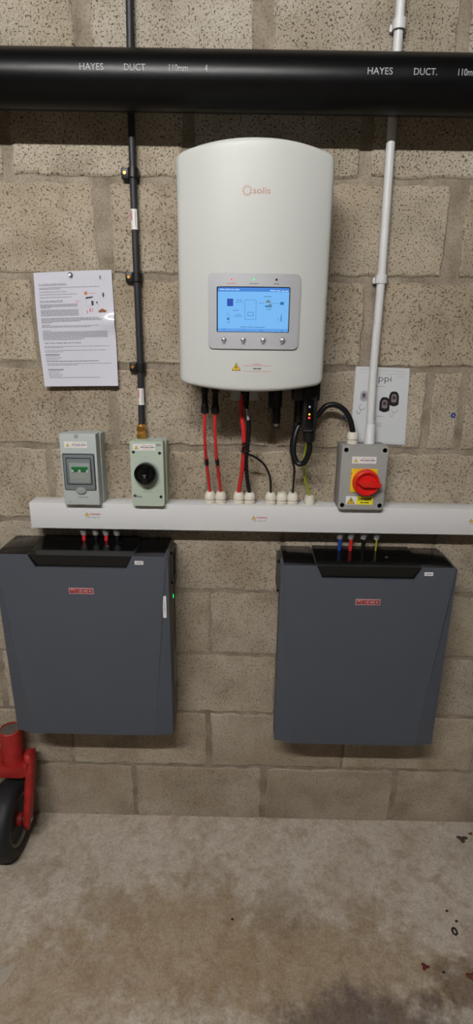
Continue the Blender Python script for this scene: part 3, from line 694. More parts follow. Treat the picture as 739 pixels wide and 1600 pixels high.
for x, m, nm, lb, g, zt in ((glx[0], 'cable_red', 'red_cable', 'red battery lead at the outer end of the row of four under the breaker box', 'leads into the battery under the breaker box', 1.066),
                            (glx[1], 'cable_black', 'black_cable', 'black battery lead between the two red leads under the breaker box', 'leads into the battery under the breaker box', 1.066),
                            (glx[2], 'cable_red', 'red_cable', 'red battery lead between the two black leads under the breaker box', 'leads into the battery under the breaker box', 1.066),
                            (glx[3], 'cable_black', 'black_cable', 'black battery lead at the inner end of the row of four near the breaker box', 'leads into the battery under the breaker box', 1.066),
                            (grx[0], 'cable_blue', 'blue_cable', 'short blue cable end entering the battery below the grey isolator', None, 1.045),
                            (grx[1], 'cable_red', 'red_cable', 'short red cable end entering the battery below the grey isolator', None, 1.045),
                            (grx[2], 'cable_black', 'black_cable', 'short black cable end entering the battery below the grey isolator', None, 1.045),
                            (grx[3], 'cable_green', 'earth_cable', 'short yellow and green earth wire entering the battery below the grey isolator', None, 1.045)):
    r = .0028 if m == 'cable_green' else .0055
    cable(lb, [(x, GD, 1.108), (x+.001, GD+.003, 1.088), (x, GD+.004, zt+.004)], r, m, nm, g)

# ------------------------------------------------------------------ breaker enclosure (left)
BX0, BX1, BZ0, BZ1, BD = -.1350, -.0350, 1.1985, 1.3995, .078
be = thing('breaker_box', 'pale grey breaker enclosure with green switches behind a smoked window', 'electrical box', P((BX0+BX1)/2, 0, BZ0))
prism('back_box', rrect(BX0+.003, BX1+.0035, BZ0, BZ1-.003, .003), -.001, .042, 'grey_box', be, .001)
prism('front_cover', [(BX0, BZ0)]+[(BX0+.042, BZ0), (BX0+.045, BZ0+.004), (BX0+.050, BZ0+.0055), (BX0+.055, BZ0+.004), (BX0+.058, BZ0)]+[(BX1, BZ0), (BX1, BZ1), (BX0, BZ1)], .043, BD, 'grey_box', be, .003, 3)
lathe('screw_boss', [(.0065, 0), (.0065, .001), (.004, .0016), (.0015, .0008), (0, .0008)], P(-.0880, BD-.0005, BZ1-.006), (0, -1, 0), 'grey_box_side', be, 16)
WX0, WX1, WZ0, WZ1 = -.1300, -.0418, 1.2420, 1.3460
wd = prism('window_frame', rrect(WX0, WX1, WZ0, WZ1, .004), BD-.001, BD+.0012, 'window_dark', be, .0008)
prism('window_door', rrect(WX0+.0025, WX1-.0025, WZ0+.0025, WZ1-.0025, .003), BD, BD+.0035, 'window_tint', be, .001)
prism('window_gasket', rrect(WX0+.009, WX1-.009, WZ0+.017, WZ1-.011, .004), BD+.003, BD+.0042, 'window_dark', be, .0004)
prism('window_pane', rrect(WX0+.0115, WX1-.0115, WZ0+.0195, WZ1-.0135, .003), BD+.004, BD+.0048, 'window_tint', be, .0003)
br = prism('circuit_breaker', rrect(-.1120, -.0560, 1.2660, 1.3210, .002), BD+.0046, BD+.0056, 'breaker_grey', be, .0004)
prism('face_step', rrect(-.1075, -.0585, 1.2740, 1.3175, .001), BD+.0055, BD+.0066, 'breaker_grey', br, .0004)
for x in (-.1050, -.0820):
    prism('toggle', rrect(x, x+.0215, 1.3030, 1.3105, .001), BD+.006, BD+.0095, 'toggle_green', br, .001)
    prism('toggle_lever', rrect(x+.0035, x+.0180, 1.2965, 1.3035, .001), BD+.006, BD+.0085, 'toggle_green', br, .001)
for x in (-.1055, -.0870, -.0650):
    prism('side_tab', rrect(x, x+.006, 1.2950, 1.3028, .001), BD+.006, BD+.009, 'grey_box', br, .001)
poly_mapped('print', [rect(-.092, -.087, 1.2880, 1.2892), rect(-.068, -.064, 1.2880, 1.2892)], plane_at(BD+.0069), 'ink_light', br)
prism('window_latch', [(-.0850+.0145*math.cos(a), 1.2410+.0085*math.sin(a)*(1.3 if math.sin(a) > 0 else 1)) for a in [2*PI*k/24 for k in range(24)]], BD, BD+.0055, 'grey_box_side', be, .0012)
def label_bars(parent, x0, x1, z0, z1, d, tri=True, base='white_sticker', red=True):
    st = poly_mapped('warning_sticker', [rect(x0, x1, z0, z1)], plane_at(d+.0004), base, parent)
    h = z1-z0
    if tri: warning_triangle(st, x0+h*.55, z0+h*.47, h*.62, plane_at(d+.0007), plane_at(d+.0010))
    xa = x0+h*1.15; wd = x1-xa-h*.15
    poly_mapped('red_line', [rect(xa+wd*a, xa+wd*b, z0+h*.70, z0+h*.78) for a, b in ((.1, .4), (.45, .6), (.65, .9))], plane_at(d+.0007), 'ink_pink', st)
    poly_mapped('dark_line', [rect(xa+wd*a, xa+wd*b, z0+h*.42, z0+h*.53) for a, b in ((.0, .25), (.29, .62), (.66, 1.0))], plane_at(d+.0007), 'ink', st)
    poly_mapped('pale_line', [rect(xa+wd*.15, xa+wd*.85, z0+h*.20, z0+h*.25)], plane_at(d+.0007), 'ink_pink', st)
    return st
label_bars(be, -.1220, -.0600, 1.3620, 1.3790, BD)
poly_mapped('maker_print', [rect(-.0955+i*.0042, -.0922+i*.0042, 1.2205, 1.2235) for i in range(7)], plane_at(BD+.0004), 'print_grey', be)['kind'] = 'stuff'
poly_mapped('rating_print', [rect(-.1215, -.113, 1.2075, 1.2092)], plane_at(BD+.0004), 'print_grey', be)

# ------------------------------------------------------------------ rotary isolator with black knob
QX0, QX1, QZ0, QZ1, QD = .0560, .1467, 1.1985, 1.3820, .076
ri = thing('rotary_isolator', 'pale green isolator box with a round black rotary knob', 'electrical box', P((QX0+QX1)/2, 0, QZ0))
prism('back_box', rrect(QX0+.002, QX1+.0040, QZ0, QZ1-.003, .004), -.001, .038, 'green_grey', ri, .001)
prism('seal', rrect(QX0+.003, QX1-.002, QZ0+.002, QZ1-.004, .004), .037, .041, 'grey_box_side', ri)
prism('front_cover', rrect(QX0, QX1, QZ0, QZ1, .004), .040, QD, 'green_grey', ri, .003, 3)
kx, kz = .0985, 1.2952
lathe('knob_base', [(.0345, 0), (.0345, .001), (.030, .002), (.026, .010), (0, .010)], P(kx+.002, QD-.0005, kz-.003), (0, -1, 0), 'grey_box_side', ri, 32)
kn = lathe('knob', [(.0285, .004), (.0300, .006), (.0300, .022), (.0285, .0245), (.0240, .0250), (.0220, .0215), (0, .0215)], P(kx, QD, kz), (0, -1, 0), 'black_gloss', ri, 36)
prism('knob_grip', rrect(kx-.0075, kx+.0075, kz-.0235, kz+.0235, .003), QD+.020, QD+.0310, 'black_gloss', kn, .002)
poly_mapped('knob_mark', [rect(kx-.0045, kx+.0045, kz-.0010, kz+.0002), [(kx-.0012, kz-.008), (kx+.0012, kz-.008), (kx+.0012, kz-.003), (kx-.0012, kz-.003)]], plane_at(QD+.0314), 'grey_gland', kn)
for x, z in ((QX0+.0095, QZ1-.0300), (QX1-.0095, QZ1-.0320), (QX0+.0085, QZ0+.0295), (QX1-.0095, QZ0+.0275)):
    lathe('dark_screw_hole', [(.0040, 0), (.0040, .0006), (.0028, .0006), (.0028, .0002), (0, .0002)], P(x, QD-.0002, z), (0, -1, 0), 'black_plastic', ri, 14)  # black colour stands in for the shade inside recessed screw holes
label_bars(ri, .0640, .1260, 1.3570, 1.3755, QD)
poly_mapped('rating_window', [rect(.1280, .1415, 1.3690, 1.3760)], plane_at(QD+.0004), 'grey_box_side', ri)
poly_mapped('rating_print', [rect(.0830, .1180, 1.2500, 1.2512), rect(.0900, .1120, 1.2448, 1.2458), rect(.0860, .1150, 1.2388, 1.2402), rect(.0640, .0850, 1.2230, 1.2280), rect(.0960, .1030, 1.3375, 1.3385)], plane_at(QD+.0004), 'print_grey', ri)
lathe('blanking_plug', [(.0140, 0), (.0140, .003), (.012, .004), (0, .004)], P(.1260, .026, QZ1-.0032), (0, 0, 1), 'grey_box', ri, 20)
lathe('gland_seat', [(.0150, 0), (.0150, .002), (.012, .003), (0, .003)], P(.0805, .026, QZ1-.0110), (0, 0, 1), 'green_grey', ri, 20)

# ------------------------------------------------------------------ grey isolator with red handle
SXa, SXb, SZa, SZb, SD = .6330, .7585, 1.1985, 1.3790, .078
gi = thing('safety_isolator', 'grey isolator box with a red rotary handle on a yellow plate', 'electrical box', P((SXa+SXb)/2, 0, SZa))
prism('back_box', rrect(SXa-.0005, SXb-.002, SZa, SZb-.002, .004), -.001, .048, 'isolator_base', gi, .001)
prism('seal', rrect(SXa+.002, SXb-.003, SZa+.002, SZb-.003, .004), .047, .052, 'black_plastic', gi)
prism('lid', rrect(SXa, SXb, SZa, SZb, .005), .051, SD, 'isolator_grey', gi, .003, 3)
for x, z in ((SXa+.0115, SZb-.0120), (SXb-.0095, SZb-.0120), (SXa+.0110, SZa+.0125), (SXb-.0100, SZa+.0125)):
    lathe('lid_screw', [(.0062, 0), (.0062, .0006), (.0052, .0006), (.0046, .0002), (0, .0002)], P(x, SD-.0002, z), (0, -1, 0), 'black_plastic', gi, 16)
label_bars(gi, .6620, .7280, 1.3300, 1.3490, SD)
pl = prism('yellow_plate', rrect(.6625, .7330, 1.2500, 1.3155, .001), SD-.0005, SD+.0030, 'yellow', gi, .0006)
hx, hz = .7030, 1.2790
lathe('handle_collar', [(.0365, 0), (.0365, .004), (.034, .006), (0, .006)], P(hx, SD+.002, hz), (0, -1, 0), 'red_plastic', pl, 36)
hd_ = lathe('red_handle', [(.0350, .005), (.0355, .008), (.0345, .022), (.0325, .0235), (.0290, .0235), (.0275, .0160), (0, .0160)], P(hx, SD+.001, hz), (0, -1, 0), 'red_plastic', gi, 40)
prism('handle_grip', [(hx-.027, hz+.003), (hx-.010, hz-.0095), (hx+.030, hz-.0100), (hx+.0385, hz-.0075), (hx+.0385, hz-.0005), (hx+.032, hz+.0030), (hx+.010, hz+.0075), (hx-.020, hz+.0080)], SD+.014, SD+.030, 'red_plastic', hd_, .002)
lathe('handle_screw', [(.0028, 0), (.0028, .0004), (0, .0004)], P(hx+.002, SD+.0300, hz-.001), (0, -1, 0), 'ink_brown', hd_, 12)
poly_mapped('handle_mark', [[(hx-.0285, hz+.003), (hx-.0225, hz+.001), (hx-.0265, hz+.0085)]], plane_at(SD+.0178), 'white_sticker', hd_)
poly_mapped('plate_mark', [[(.6660+.005*math.cos(a), 1.2990+.006*math.sin(a)) for a in (PI*.5, PI*.7, PI*.9, PI*1.1)]], plane_at(SD+.0034), 'ink_brown', pl)
poly_mapped('handle_lug', [rect(hx-.008, hx+.010, hz-.0405, hz-.0345)], plane_at(SD+.0036), 'isolator_base', pl)
st = poly_mapped('danger_sticker', [rect(.6530, .7290, 1.2130, 1.2370)], plane_at(SD+.0004), 'white_sticker', gi)
poly_mapped('danger_panel', [rect(.6830, .7285, 1.2135, 1.2365)], plane_at(SD+.0007), 'yellow_bright', st)
warning_triangle(st, .6675, 1.2245, .0225, plane_at(SD+.0007), plane_at(SD+.0010))
poly_mapped('bolt_mark', [[(.6685, 1.2315), (.6655, 1.2235), (.6673, 1.2235), (.6663, 1.2165), (.6700, 1.2252), (.6680, 1.2252)]], plane_at(SD+.0013), 'ink_black', st)
text('danger_lettering', 'DANGER', .7058, 1.2250, plane_at(SD+.0010), 'ink_black', st, width=.038, height=.0082, bold=.03, align='C')
poly_mapped('danger_line', [rect(.6940, .7030, 1.2180, 1.2205), rect(.7042, .7175, 1.2180, 1.2205)], plane_at(SD+.0010), 'ink_black', st)
lathe('cable_gland', [(.0145, 0), (.0150, .002), (.0150, .012), (.0125, .013), (.0125, .016), (.0152, .017), (.0152, .030), (.0125, .036), (.0075, .036), (.0075, .030)], P(.6655, .044, SZb-.0045), (0, 0, 1), 'gland_cream', gi, 18)

# ------------------------------------------------------------------ laminated sheet pinned to the wall
def quad_map(TL, TR, BR, BL):
    def f(u, v):                                        # u across, v down
        a = Vector(TL)*(1-u)+Vector(TR)*u; b = Vector(BL)*(1-u)+Vector(BR)*u; return a*(1-v)+b*v
    return f
sq = quad_map((-.188, 1.8075), (.0165, 1.8165), (.0205, 1.5235), (-.181, 1.5195))
def sheet(u, v, e=0.0):
    q = sq(u, v)
    d = .006+.006*math.sin(PI*u)*(1-v)+.015*v**2.2+.003*math.sin(3.1*v+2.2*u)
    d += .0085*math.exp(-(((u-.99)/.20)**2+((v-.44)/.066)**2))
    bow = -.006*math.sin(PI*min(1, v*1.05))*(1-u)*.6
    return P(q.x+bow+.004*v*v*0, d+e, q.y)
bm = bmesh.new(); NU, NV = 30, 48
g = [[bm.verts.new(sheet(i/NU, j/NV)) for i in range(NU+1)] for j in range(NV+1)]
g2 = [[bm.verts.new(sheet(i/NU, j/NV, -.0006)) for i in range(NU+1)] for j in range(NV+1)]
for j in range(NV):
    for i in range(NU):
        bm.faces.new((g[j][i], g[j+1][i], g[j+1][i+1], g[j][i+1])); bm.faces.new((g2[j][i], g2[j][i+1], g2[j+1][i+1], g2[j+1][i]))
for i in range(NU):
    bm.faces.new((g[0][i], g[0][i+1], g2[0][i+1], g2[0][i])); bm.faces.new((g[NV][i+1], g[NV][i], g2[NV][i], g2[NV][i+1]))
for j in range(NV):
    bm.faces.new((g[j+1][0], g[j][0], g2[j][0], g2[j+1][0])); bm.faces.new((g[j][NU], g[j+1][NU], g2[j+1][NU], g2[j][NU]))
sh_ = thing('laminated_sheet', 'white laminated instruction sheet with printed text pinned to the wall', 'sheet', P(-.083, 0, 1.52))
bmesh.ops.translate(bm, verts=bm.verts, vec=world_off(sh_)); from_bm('page', bm, 'paper', sh_, angle=math.radians(60))
# page pixel frame of the sheet: x 60..625, y 65..890 (as a 0..1 page)
pm = lambda e: (lambda x, z: sheet(x, 1-z, e))          # x across, z up, both 0..1
def bars(rows, m, h=.0042, name='text_line'):
    ps = []
    for (u0, u1, v) in rows:
        u = u0
        while u < u1-.004:
            L_ = min(random.uniform(.018, .060), u1-u); n = max(1, int(L_/.03)+1)
            for k in range(n): ps.append(rect(u+L_*k/n, u+L_*(k+1)/n-(.0 if k < n-1 else 0), 1-v-h/2, 1-v+h/2))
            u += L_+.0045
    poly_mapped(name, ps, pm(.0004), m, sh_)
text('heading', "PV SYSTEM OWNER'S MANUAL", .060, 1-.110, pm(.0004), 'ink', sh_, width=.365, height=.013)
bars([(.060, .425, .1135)], 'ink', .0022, 'heading_rule')
text('heading', 'How Your System Works', .060, 1-.252, pm(.0004), 'ink', sh_, width=.300, height=.013, bold=.02)
bars([(.060, .36, .2555)], 'ink', .0022, 'heading_rule')
text('heading', 'Solar Power System Start-up Procedure', .070, 1-.617, pm(.0004), 'ink', sh_, width=.480, height=.014, bold=.02)
bars([(.06, .84, .133), (.06, .34, .144), (.06, .42, .168), (.06, .55, .190), (.06, .48, .214), (.06, .55, .275), (.06, .55, .284), (.06, .55, .293), (.06, .20, .302)], 'ink_light')
bars([(.06, .55, .322+.0095*i) for i in range(6)]+[(.06, .80, .393), (.06, .84, .4025), (.06, .84, .412), (.06, .56, .4215), (.06, .20, .431)], 'ink_light')
bars([(.06, .17, .450), (.06, .80, .460), (.06, .69, .470), (.06, .17, .500)]+[(.06, .90, .512+.0095*i) for i in range(6)]+[(.06, .60, .570), (.06, .57, .579)], 'ink_light')
bars([(.06, .91, .640), (.06, .30, .651), (.06, .86, .676), (.06, .30, .688), (.065, .24, .726), (.065, .27, .742), (.065, .23, .757)], 'ink_light')
bars([(.065, .76, .772)], 'ink', .005)
bars([(.07, .92, .795), (.07, .48, .806), (.075, .25, .860), (.075, .22, .876), (.075, .27, .891), (.075, .25, .906), (.08, .76, .920)], 'ink_light')
bars([(.065, .25, .712), (.075, .29, .846)], 'ink', .0065, 'subheading')
poly_mapped('diagram_sun', [circ(.660, 1-.187, .022, 16)], lambda x, z: sheet(x, 1-(1-.187+(z-(1-.187))*.70), .0004), 'ink_orange', sh_)
poly_mapped('diagram_panel', [[(.645, 1-.235), (.735, 1-.228), (.755, 1-.215), (.665, 1-.218)]], pm(.0004), 'ink', sh_)
poly_mapped('diagram_box', [rect(.722, .748, 1-.290, 1-.252), rect(.785, .800, 1-.276, 1-.258), rect(.870, .885, 1-.225, 1-.185), rect(.860, .895, 1-.210, 1-.205), rect(.860, .895, 1-.195, 1-.191)], pm(.0004), 'ink', sh_)
poly_mapped('diagram_wire', [rect(.655, .658, 1-.295, 1-.24), rect(.655, .72, 1-.297, 1-.294), rect(.75, .79, 1-.264, 1-.262), rect(.81, .84, 1-.285, 1-.283), rect(.83, .833, 1-.25, 1-.21), rect(.80, .803, 1-.35, 1-.28)], pm(.0004), 'ink_pale', sh_)
poly_mapped('diagram_note', [rect(.52, .575, 1-.250, 1-.246), rect(.585, .60, 1-.250, 1-.246), rect(.52, .57, 1-.262, 1-.258), rect(.70, .79, 1-.190, 1-.186), rect(.69, .712, 1-.345, 1-.315), rect(.655, .668, 1-.36, 1-.33), rect(.725, .735, 1-.345, 1-.315)], pm(.0004), 'ink_pink', sh_)['kind'] = 'stuff'
poly_mapped('diagram_house', [[(.80, 1-.352), (.90, 1-.352), (.905, 1-.335), (.85, 1-.318), (.81, 1-.335)]], pm(.0004), 'ink_brown', sh_)
poly_mapped('page_logo', [circ(.855, 1-.062, .012, 12), rect(.848, .862, 1-.055, 1-.042)], pm(.0004), 'ink_light', sh_)
poly_mapped('page_logo_line', [rect(.79, .92, 1-.0825, 1-.0805)], pm(.0004), 'ink_pale', sh_)
pn = thing('nail', 'small steel nail holding the top of the laminated sheet', 'nail', sheet(.49, .028))
q = sheet(.49, .028); qd = -q.y
lathe('nail_head', [(0, -.001), (.0055, -.001), (.0055, .0004), (.004, .0012), (0, .0012)], q+Vector((0, -.006, 0)), (.25, -.9, .35), 'steel', pn, 14)
tube('nail_shank', [q+Vector((.001, .016, -.002)), q+Vector((0, -.006, 0))], .0016, 'steel', pn, n=8, straight=True)

# ------------------------------------------------------------------ booklet behind the white conduit
bq = quad_map((.6680, 1.5825), (.8140, 1.5790), (.8225, 1.3685), (.6680, 1.3745))
def bk_(u, v, e=0.0):
    q = bq(u, v); return P(q.x, .0035+.0010*math.sin(PI*u)+e, q.y)
bo = thing('booklet', 'white charger booklet with two black chargers pictured, tucked behind the white conduit', 'booklet', P(.745, 0, 1.37))
def leaf(name, u0, u1, v0, v1, e0, e1, m, parent, n=10, curl=0):
    bm = bmesh.new(); rows = [[], []]
    A = [[bm.verts.new(bk_(u0+(u1-u0)*i/n, v, e+(curl*(max(0, (i/n-.85)/.15))**2*v if e == e1 else 0))) for i in range(n+1)] for e in (e0, e1) for v in (v0, v1)]
    for i in range(n):
        bm.faces.new((A[0][i], A[0][i+1], A[1][i+1], A[1][i])); bm.faces.new((A[2][i], A[3][i], A[3][i+1], A[2][i+1]))
        bm.faces.new((A[0][i], A[2][i], A[2][i+1], A[0][i+1])); bm.faces.new((A[1][i], A[1][i+1], A[3][i+1], A[3][i]))
    bm.faces.new((A[0][0], A[1][0], A[3][0], A[2][0])); bm.faces.new((A[0][n], A[2][n], A[3][n], A[1][n]))
    bmesh.ops.translate(bm, verts=bm.verts, vec=world_off(parent)); return from_bm(name, bm, m, parent, angle=math.radians(40))
leaf('inner_pages', 0, 1.0, 0, 1, -.0030, 0, 'paper', bo)
leaf('front_page', 0, .985, 0, .985, .0004, .0012, 'booklet_paper', bo)
bmp = lambda e: (lambda x, z: bk_(x, 1-z, e+.0012))
text('title', 'zappi', .245, 1-.205, bmp(.0004), 'ink', bo, width=.425, height=.105, bold=-.012)
def charger(cx, cz, s, m1, m2):
    body = [(-.50, .28), (-.36, .62), (-.18, .74), (.18, .74), (.36, .62), (.50, .28), (.50, -.50), (.42, -.62), (.10, -.74), (-.10, -.74), (-.42, -.62), (-.50, -.50)]
    k = .70
    poly_mapped('picture_charger', [[(cx+x*s, cz+z*s*k) for x, z in body]], bmp(.0005 if m1 == 'ink_black' else .0004), m1, bo)
    inner = [(-.26, .25), (-.20, .42), (0, .50), (.20, .42), (.26, .25), (.26, -.30), (0, -.38), (-.26, -.30)]
    poly_mapped('picture_charger_face', [[(cx+x*s, cz+z*s*k) for x, z in inner]], bmp(.0008), m2, bo)
    poly_mapped('picture_charger_screen', [[(cx+x*s*.55, cz+.10*s*k+z*s*k*.42) for x, z in inner]], bmp(.0010), 'ink', bo)
charger(.740, 1-.395, .185, 'ink_black', 'ink_mauve'); charger(.575, 1-.475, .190, 'ink_black', 'ink_mauve'); charger(.185, 1-.375, .135, 'ink_pale', 'ink_mauve')
def loop_line(cx, cz, rx, rz, a0, a1, m='ink', t=.006):
    ps = []
    for k in range(10):
        a, b = a0+(a1-a0)*k/10, a0+(a1-a0)*(k+1)/10
        ps.append([(cx+rx*math.cos(a), cz+rz*math.sin(a)), (cx+rx*math.cos(b), cz+rz*math.sin(b)), (cx+(rx-t)*math.cos(b), cz+(rz-t)*math.sin(b)), (cx+(rx-t)*math.cos(a), cz+(rz-t)*math.sin(a))])
    poly_mapped('picture_cable', ps, bmp(.0007), m, bo)
loop_line(.105, 1-.56, .040, .055, PI, 2*PI, 'ink'); loop_line(.165, 1-.52, .055, .040, .6*PI, 1.9*PI, 'ink')
loop_line(.72, 1-.58, .035, .05, PI, 2*PI, 'ink_light'); loop_line(.77, 1-.53, .06, .045, PI, 2*PI, 'ink_light')
poly_mapped('handwriting', [rect(.07+.033*i, .095+.033*i, 1-.034-.0006*i, 1-.028-.0006*i) for i in range(26)]+[rect(.07+.030*i, .090+.030*i, 1-.075, 1-.070) for i in range(5)]+[rect(.55+.035*i, .575+.035*i, 1-.082, 1-.077) for i in range(11)]+[rect(.78+.03*i, .80+.03*i, 1-.118, 1-.112) for i in range(5)], bmp(.0004), 'ink_pale', bo)
poly_mapped('text_line', [rect(.36, .56, 1-.245, 1-.240), rect(.33, .56, 1-.632, 1-.626), rect(.33, .44, 1-.668, 1-.662), rect(.33, .40, 1-.695, 1-.691), rect(.34, .45, 1-.885, 1-.878), rect(.33, .48, 1-.915, 1-.911)]+[rect(.44, .54, 1-.722-.016*i, 1-.718-.016*i) for i in range(4)], bmp(.0004), 'ink_light', bo)

# ------------------------------------------------------------------ blue wall plugs
for x, z, lb in ((.9491, 1.4535, 'blue plastic wall plug in the mortar beside the booklet'), (.6503, 1.4477, 'blue plastic wall plug under the arching black cable')):
    t = thing('wall_plug', lb, 'wall plug', P(x, 0, z))
    lathe('collar', [(.0068, -.012), (.0068, .0015), (.0058, .0022), (.0034, .0022), (.0034, -.0100), (0, -.0100)], P(x, .0, z), (0, -1, 0), 'plug_blue', t, 14)

# ------------------------------------------------------------------ wall batteries
def battery(cx, zb, label, extra_sticker, logo_dx):
    W, H, D = .487, .602, .150; hw = W/2; zt = zb+H
    t = thing('battery', label, 'battery', P(cx, 0, zb), 'wall mounted batteries')
    X = lambda v: cx+v
    # chassis
    box('chassis', X(-hw+.006), X(hw-.002), -.002, .105, zb+.012, zt-.006, 'chassis', t, .003)
    # front cover with notch at the top, triangular facets on both sides
    n0, n1, nd = .145, .127, .040
    bm = bmesh.new(); V = lambda x, d, z: bm.verts.new(P(X(x), d, z))
    tl, tr_ = V(-hw, D-.004, zt-.008), V(hw, D-.004, zt-.008)
    tl2, tr2 = V(-hw+.006, D, zt-.003), V(hw-.006, D, zt-.003)
    a, b, c, d_ = V(-n0, D, zt-.003), V(-n1, D, zt-nd), V(n1, D, zt-nd), V(n0, D, zt-.003)
    bli, bri = V(-hw+.055, D, zb+.004), V(hw-.055, D, zb+.004)
    blo, bro = V(-hw, D-.015, zb+.005), V(hw, D-.009, zb+.005)
    bm.faces.new((tl2, a, b, bli)); bm.faces.new((b, c, bri, bli)); bm.faces.new((d_, tr2, bri, c))
    bm.faces.new((tl, tl2, bli)); bm.faces.new((tl, bli, blo)); bm.faces.new((tr_, bri, tr2)); bm.faces.new((tr_, bro, bri))
    # returns: sides, bottom, top and inside of the notch
    def back(v, d): return bm.verts.new((v.co.x, -d, v.co.z))
    bd = .088
    btl, bblo, btr, bbro = back(tl, bd), back(blo, bd-.012), back(tr_, bd), back(bro, bd-.012)
    bbli, bbri = back(bli, bd-.012), back(bri, bd-.012); btl2, btr2 = back(tl2, bd), back(tr2, bd)
    ba, bb, bc_, bd_ = back(a, bd), back(b, bd), back(c, bd), back(d_, bd)
    # side profile bends in towards the front over the middle of its height
    def side(tp, btp, bo_, bbo):
        pts = [(0, 0), (.16, 0), (.30, .012), (.62, .012), (.85, .002), (1, 0)]
        prev = None
        for s, inn in pts:
            f_ = tp.co.lerp(bo_.co, s); g_ = btp.co.lerp(bbo.co, s)
            fv = tp if s == 0 else bo_ if s == 1 else bm.verts.new(f_)
            gv = btp if s == 0 else bbo if s == 1 else bm.verts.new((g_.x, g_.y-inn, g_.z))
            if prev: bm.faces.new((prev[0], fv, gv, prev[1]))
            prev = (fv, gv)
    side(tl, btl, blo, bblo); side(tr_, btr, bro, bbro)
    bm.faces.new((tl, btl, btl2, tl2)); bm.faces.new((tr_, tr2, btr2, btr))
    bm.faces.new((tl2, btl2, ba, a)); bm.faces.new((a, ba, bb, b)); bm.faces.new((b, bb, bc_, c)); bm.faces.new((c, bc_, bd_, d_)); bm.faces.new((d_, bd_, btr2, tr2))
    bm.faces.new((blo, bli, bbli, bblo)); bm.faces.new((bli, bri, bbri, bbli)); bm.faces.new((bri, bro, bbro, bbri))
    bmesh.ops.translate(bm, verts=bm.verts, vec=world_off(t))
    from_bm('front_cover', bm, 'slate', t)
    # black top plates and the raised hood between them
    box('top_plate', X(-hw+.008), X(-n0-.002), -.001, D-.006, zt-.012, zt-.002, 'hood_black', t, .001)
    box('top_plate', X(n0+.002), X(hw-.010), -.001, D-.006, zt-.012, zt-.002, 'hood_black', t, .001)
    bm = bmesh.new()
    prof = [(-.002, zt+.001), (.118, zt+.001), (D-.003, zt-.003), (D-.009, zt-nd-.006), (-.002, zt-nd-.006)]
    L_, R_ = [], []
    for i, (dd, zz) in enumerate(prof):
        e = n0-.0005 if i < 3 else n1+.004
        L_.append(bm.verts.new(P(X(-e), dd, zz))); R_.append(bm.verts.new(P(X(e), dd, zz)))
    bm.faces.new(L_); bm.faces.new(list(reversed(R_)))
    for i in range(5): bm.faces.new((L_[i], R_[i], R_[(i+1) % 5], L_[(i+1) % 5]))
    bmesh.ops.translate(bm, verts=bm.verts, vec=world_off(t)); from_bm('cable_hood', bm, 'hood_black', t)
    for sx in (-hw+.022, hw-.040): lathe('cover_rivet', [(.0045, 0), (.0040, .0012), (0, .0018)], P(X(sx), D-.012, zt-.0045), (0, -.25, 1), 'steel', t, 12)
    lathe('hood_screw', [(.0055, 0), (.005, .002), (0, .003)], P(X(.062), .085, zt+.0005), (0, 0, 1), 'chassis', t, 12)
    lathe('power_button', [(.0085, 0), (.0085, .004), (.006, .006), (0, .006)], P(X(.098), .060, zt+.0005), (0, 0, 1), 'black_gloss', t, 16)
    # sides: grab recess, star light, rating label, latch
    for s in (-1, 1):
        x0, x1 = sorted((X(s*(hw-.0060)), X(s*(hw-.0018))))
        y0, y1 = sorted((X(s*(hw-.0060)), X(s*(hw+.0055))))
        hp = box('grab_recess', x0, x1, .016, .086, zt-.109, zt-.016, 'black_plastic', t, .0005)
        for d0, d1, za, zb_ in ((.012, .020, zt-.113, zt-.012), (.080, .088, zt-.113, zt-.012), (.012, .088, zt-.022, zt-.012), (.012, .088, zt-.113, zt-.104)):
            box('recess_lip', y0, y1, d0, d1, za, zb_, 'chassis', hp, .001)
    xs_ = X(hw-.002)
    box('side_label', xs_-.001, xs_+.0007, .008, .052, zb+.115, zb+.240, 'label_lilac', t)
    box('latch', xs_-.001, xs_+.004, .006, .030, zb+.050, zb+.095, 'steel', t, .001)
    sl = lathe('status_light', [(.0060, 0), (.0060, .0012), (0, .0016)], P(xs_-.0003, .050, zt-.170), (1, 0, 0), 'black_gloss', t, 14)
    lit = 'led_green' if extra_sticker else 'chassis'
    box('status_star', xs_+.0010, xs_+.0020, .0485, .0515, zt-.177, zt-.163, lit, sl); box('status_star', xs_+.0010, xs_+.0020, .044, .056, zt-.1715, zt-.1685, lit, sl)
    # maker's badge
    bx, bz = X(logo_dx), zt-.1085
    bp_ = prism('badge', rect(bx-.0350, bx+.0350, bz-.0100, bz+.0085), D-.0005, D+.0012, 'logo_plate', t, .0003)
    f = plane_at(D+.0016); ps = []
    u = .0033; h0_, h1_ = bz-.0065, bz+.0050
    def lt(x0, x1): return x0, x1
    x = bx-.0322; w_ = .0140
    ps += [rect(x, x+u, h0_, h1_), rect(x+w_-u, x+w_, h0_, h1_), rect(x, x+w_, h0_, h0_+u), rect(x+w_/2-u/2, x+w_/2+u/2, h0_, h1_-.0035)]
    x += .0168
    ps += [rect(x, x+u, h0_, h1_), rect(x, x+w_, h0_, h0_+u*.8), rect(x, x+w_, h1_-u*.8, h1_), rect(x, x+w_*.85, bz-.0020, bz+.0005)]
    x += .0168
    ps += [rect(x, x+u, h0_, h1_), rect(x, x+w_, h0_, h0_+u*.8), rect(x, x+w_, h1_-u*.8, h1_)]
    x += .0168
    ps += [rect(x, x+u, h0_, h1_), rect(x+w_-u, x+w_, h0_, h1_), rect(x, x+w_, h0_, h0_+u*.8), rect(x, x+w_, h1_-u*.8, h1_)]
    poly_mapped('badge_lettering', ps, f, 'logo_red', bp_)
